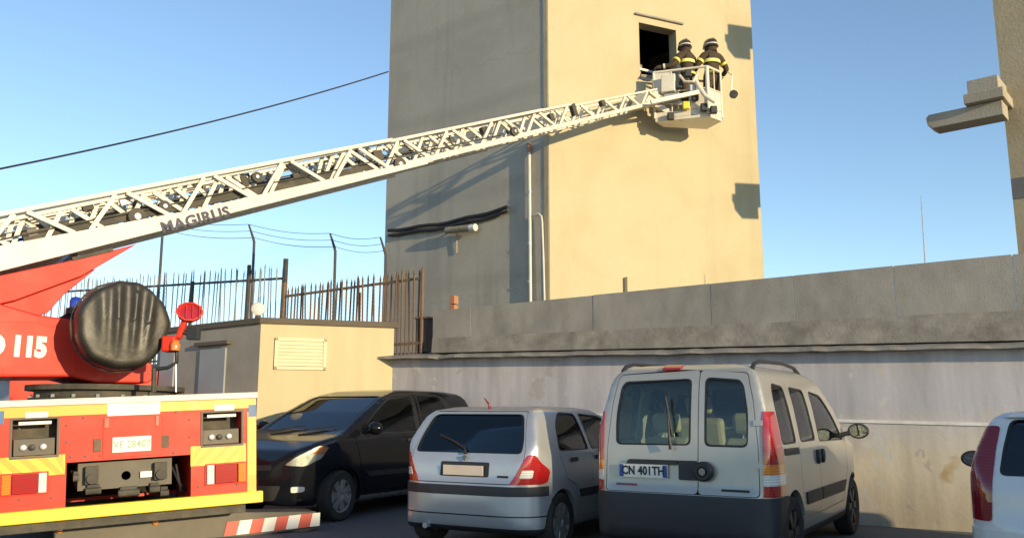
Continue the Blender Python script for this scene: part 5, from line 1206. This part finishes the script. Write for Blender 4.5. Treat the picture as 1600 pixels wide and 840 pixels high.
for u,v,m_ in ((1048,182,'black_plastic'),(1072,165,'yellow_tape'),(1086,152,'black_plastic'),(1100,168,'black_plastic'),(1115,172,'black_plastic'),(1075,115,'black_plastic'),(1082,138,'galv'),(1060,133,'black_plastic')):
    p = cp_(u,v,.08); mb = MB(); mb.box(-.07,.07,-.05,.05,-.08,.08, Matrix.Translation(p)); mb.build('cage_fitting', M[m_], cg, bevel=.02)
mb = MB(); pC = FP[2]; e1 = on_y(1146,148,17.6); mb.path([on_y(1136,112,17.5), on_y(1144,118,17.62), on_y(1143,142,17.62)], .01, 6); sp = mb.build('spotlight_arm', M['galv'], cg)
mb = MB(); mb.lathe([(.04,-.06),(.085,-.02),(.09,.04),(.0001,.045)], Matrix.Translation(e1) @ Matrix.Rotation(R(80),4,'X'), 14); mb.build('spotlight', M['black_plastic'], sp, smooth=40)
mb = MB(); mb.bar(L3(sD-.6,.11,-.02), cp_(1092,144,.2), .07, .09); mb.build('cage_arm', M['cream_paint'], cg, bevel=.012)
for i, f0, f1, h0, h1 in ((0,.02,.33,.64,1.05),(0,.66,.97,.20,.60),(1,.05,.95,.20,.60)):
    p_, q_ = FP[i].lerp(FP[i+1],f0), FP[i].lerp(FP[i+1],f1); mb = MB(); mb.prism([p_+Vector((0,0,zf+h0)),q_+Vector((0,0,zf+h0)),q_+Vector((0,0,zf+h1)),p_+Vector((0,0,zf+h1))],(ctr-(p_+q_)/2).normalized()*.02); mb.build('cage_panel', M['cream_paint'], cg)
# cage bracket to the ladder head
hd = L3(sD-.05, .13, W1_/2)
mb = MB(); mb.prism([L3(sD-.5,.1,.25),L3(sD+.15,.06,.25),L3(sD+.35,.25,.25),L3(sD-.1,v4(sD),.25)], -LN*.45); mb.build('ladder_head', M['cream_paint'], s4_, bevel=.02)
mb = MB(); mb.bar(L3(sD,.15,.45), ctr+Vector((-.2,-.1,zf+.03)), .12, .12); mb.bar(L3(sD+.1,.12,.35), FP[1].lerp(FP[0],.25)+Vector((0,.05,zf+.3)), .07, .09); mb.build('cage_mount', M['cream_paint'], cg, bevel=.015)
# ================================================================== firefighters
M['suit'] = mat('suit', (.055,.036,.022), .85, var=.25, scale=14, dirt=(.10,.065,.035), damt=.5, dscale=9, bump=.014, bscale=11)
M['skin'] = mat('skin', (.5,.3,.21), .6)
M['hi_vis'] = mat('hi_vis', (.75,.68,.12), .5)
M['silver_tape'] = mat('silver_tape', (.75,.72,.62), .4)
M['helmet'] = mat('helmet', (.045,.032,.022), .25, coat=.6)
M['glove'] = mat('glove', (.06,.05,.04), .8)
def firefighter(base, face_az, label, armL, armR, lean=0.0, turn=0.0):
    """armL/armR: (elbow, wrist) in body space (x right, y forward, z up)"""
    B = Matrix.Translation(base) @ Matrix.Rotation(-face_az, 4, 'Z')
    th = thing('person', B, label, 'person', None)
    v = []; e = []; r = []
    def add(p, rad, par=None):
        v.append(Vector(p)); r.append(rad)
        if par is not None: e.append((par, len(v)-1))
        return len(v)-1
    ln = lambda z: lean*(z-.95)
    pe = add((0,0,.97), (.165,.13)); w_ = add((0,ln(1.1),1.10), (.16,.125), pe); ch = add((0,ln(1.3),1.30), (.185,.135), w_); nb_ = add((0,ln(1.44),1.44), (.12,.10), ch)
    nk = add((0,ln(1.5)+.01,1.52), (.062,.062), nb_); hd_ = add((0,ln(1.6)+.03,1.61), (.08,.095), nk); ht = add((0,ln(1.7)+.03,1.70), (.075,.09), hd_)
    for sg, arm in ((-1, armL), (1, armR)):
        sh = add((sg*.195,ln(1.41),1.41), (.085,.085), nb_); el = add(arm[0], (.062,.062), sh); wr = add(arm[1], (.045,.045), el)
        hp = add((sg*.105,0,.88), (.115,.12), pe); kn = add((sg*.12,.03,.50), (.082,.085), hp); ak = add((sg*.125,-.01,.12), (.062,.062), kn); to = add((sg*.14,.16,.055), (.05,.045), ak)
    me = bpy.data.meshes.new('body'); me.from_pydata(v, e, []); o = bpy.data.objects.new('tmp', me); COL.objects.link(o)
    sk = o.modifiers.new('s', 'SKIN'); sk.use_smooth_shade = True
    for i, sv in enumerate(me.skin_vertices[0].data): sv.radius = r[i]; sv.use_root = (i == 0)
    sb_ = o.modifiers.new('d', 'SUBSURF'); sb_.levels = 2; sb_.render_levels = 2
    dg = bpy.context.evaluated_depsgraph_get(); bme = bpy.data.meshes.new_from_object(o.evaluated_get(dg)); bpy.data.objects.remove(o)
    b = put('body', bme, M['suit'], th, B, 80, B)
    bme.materials.append(M['skin'])
    for p in bme.polygons:
        if p.center.z > 1.5 and abs(p.center.x) < .13: p.material_index = 1
    # face: nose and eyes, ears
    fy = ln(1.62)+.03+.095
    mb = MB(); mb.prism([(-.016,fy-.02,1.585),(.016,fy-.02,1.585),(.006,fy-.015,1.65),(-.006,fy-.015,1.65)],(0,.035,-.004)); put('nose', mb.mesh(), M['skin'], b, B, None, B, .006)
    for sg in (-1,1):
        mb = MB(); mb.lathe([(.0001,-.012),(.012,0),(.0001,.012)], Matrix.Translation((sg*.034,fy-.012,1.645)), 10); put('eye', mb.mesh(), M['ink'], b, B, 60, B)
        mb = MB(); mb.lathe([(.0001,-.03),(.016,0),(.0001,.03)], Matrix.Translation((sg*.083,ln(1.62)+.02,1.625)), 10); put('ear', mb.mesh(), M['skin'], b, B, 60, B)
    # helmet with brim, crest and neck cloth
    H = Matrix.Translation((0,ln(1.68)+.03,1.645)) @ Matrix.Rotation(turn,4,'Z') @ Matrix.Diagonal((1,1.18,1,1))
    mb = MB(); mb.lathe([(.128,-.045),(.150,-.03),(.138,.01),(.134,.05),(.118,.105),(.08,.145),(.0001,.163)], H, 24); hl_ = put('helmet', mb.mesh(), M['helmet'], th, B, 50, B)
    mb = MB(); mb.lathe([(.139,.012),(.142,.022),(.137,.034)], H, 24); put('helmet_band', mb.mesh(), M['silver_tape'], hl_, B, 50, B)
    mb = MB(); mb.path([H @ Vector((0,-.115,.09)), H @ Vector((0,-.06,.155)), H @ Vector((0,.03,.17)), H @ Vector((0,.11,.11))], .018, 8); put('helmet_crest', mb.mesh(), M['helmet'], hl_, B, 50, B)
    mb = MB(); mb.prism([H @ Vector((-.06,.112,-.03)),H @ Vector((.06,.112,-.03)),H @ Vector((.045,.118,.055)),H @ Vector((-.045,.118,.055))],(0,.02,0)); put('visor', mb.mesh(), M['mirror_glass'], hl_, B, None, B, .008)
    mb = MB(); mb.lathe([(.115,-.04),(.112,-.09),(.12,-.135)], H, 18); put('neck_cloth', mb.mesh(), M['suit'], hl_, B, 60, B)
    # jacket bands
    def band(z, a, bb, m, h=.05, nm='reflective_band'):
        mb = MB(); n = 28; vs = []
        for hh in (0, h):
            for k_ in range(n):
                t_ = 2*math.pi*k_/n; vs.append((a*math.cos(t_), ln(z)+bb*math.sin(t_), z+hh))
        mb.add(vs, [(k_,(k_+1)%n,n+(k_+1)%n,n+k_) for k_ in range(n)]); put(nm, mb.mesh(), m, b, B, 60, B)
    band(1.235,.190,.158,M['hi_vis'],.028); band(1.263,.192,.160,M['silver_tape'],.022); band(1.285,.190,.158,M['hi_vis'],.022); band(.98,.176,.15,M['hi_vis'],.05)
    for sg, arm in ((-1, armL), (1, armR)):
        s0_ = Vector((sg*.195,ln(1.41),1.41)); el = Vector(arm[0]); wr = Vector(arm[1])
        mb = MB(); p_ = s0_.lerp(el,.55); d_ = (el-s0_).normalized()*.025; mb.tube(p_-d_, p_+d_, .083, n=14); put('sleeve_band', mb.mesh(), M['hi_vis'], b, B, 50, B)
        mb = MB(); p_ = el.lerp(wr,.72); d_ = (wr-el).normalized()*.02; mb.tube(p_-d_, p_+d_, .058, n=14); put('sleeve_band', mb.mesh(), M['silver_tape'], b, B, 50, B)
        # gloved hand with palm, four fingers and thumb
        f_ = (wr-el).normalized(); sd = Vector((0,0,1)).cross(f_); sd = sd.normalized() if sd.length > .1 else Vector((1,0,0)); up_ = f_.cross(sd)
        mb = MB(); mb.path([wr-f_*.01, wr+f_*.03, wr+f_*.085], [.04,.042,.036], 10)
        for k_, (o_, l_) in enumerate(((-.032,.07),(-.011,.082),(.011,.078),(.031,.062))):
            q0 = wr+f_*.08+sd*o_; q1 = q0+f_*l_*.5-up_*.012; q2 = q1+f_*l_*.3-up_*.035; mb.path([q0,q1,q2],[.011,.0105,.009],6)
        q0 = wr+f_*.03-sd*sg*-.036; mb.path([q0, q0+f_*.035+sd*sg*.022, q0+f_*.065+sd*sg*.018-up_*.02],[.013,.012,.01],6)
        put('glove', mb.mesh(), M['glove'], b, B, 60, B)
        # boots
        mb = MB(); mb.path([(sg*.125,-.015,.28),(sg*.125,-.012,.12),(sg*.125,-.02,.045)],[.075,.072,.062],12); mb.path([(sg*.125,-.06,.045),(sg*.13,.06,.05),(sg*.14,.17,.045),(sg*.143,.215,.04)],[.05,.055,.05,.03],12); put('boot', mb.mesh(), M['rubber'], th, B, 60, B)
    return th
fa = R(-24)
pL = on_y(1077, 150, 17.62); pR = on_y(1114, 150, 17.62)
firefighter((pL.x, 17.62, zf+.07), fa-R(14), 'firefighter reaching an arm toward the open tower window', ((-.36,.10,1.16),(-.52,.30,1.14)), ((.30,.06,1.13),(.22,.30,1.10)), .06, R(-20))
firefighter((pR.x, 17.62, zf+.07), fa+R(4), 'taller upright firefighter at the corner post of the cage', ((-.33,.04,1.17),(-.26,.27,1.12)), ((.36,-.02,1.16),(.36,.22,1.06)), -.02, R(25))
# ---- unseen building added behind the camera to shade the parked cars --------
sdir = Vector((math.sin(SUN_AZ), math.cos(SUN_AZ), 0)); qd = Vector((-sdir.y, sdir.x, 0))
def hp_(s, q, z): return sdir*s+qd*q+Vector((0,0,z))
M['shade_building_render'] = mat('shade_building_render', (.34,.31,.27), .85, dirt=(.24,.22,.2), damt=.4, dscale=.5)
hg = -.8
shb = thing('added_shade_building', hp_(27,7.4,hg), 'unseen flat roofed building added to shade the parked cars', 'building')
mb = MB(); mb.prism([hp_(25,4.7,hg),hp_(33,4.7,hg),hp_(33,10.0,hg),hp_(25,10.0,hg)],(0,0,6.65)); mb.build('wall', M['shade_building_render'], shb)
mb = MB(); mb.prism([hp_(24.9,4.6,hg+6.66),hp_(33.1,4.6,hg+6.66),hp_(33.1,10.1,hg+6.66),hp_(24.9,10.1,hg+6.66)],(0,0,.12)); mb.build('roof', M['cabin_roof'], shb)
for q0 in (5.2, 7.6):
    mb = MB(); mb.prism([hp_(24.998,q0,hg+.05),hp_(24.998,q0+1.9,hg+.05),hp_(24.998,q0+1.9,hg+3),hp_(24.998,q0,hg+3)],-sdir*.04); mb.build('roller_door', M['door_grey'], shb)
bpy.data.scenes.remove(CS)
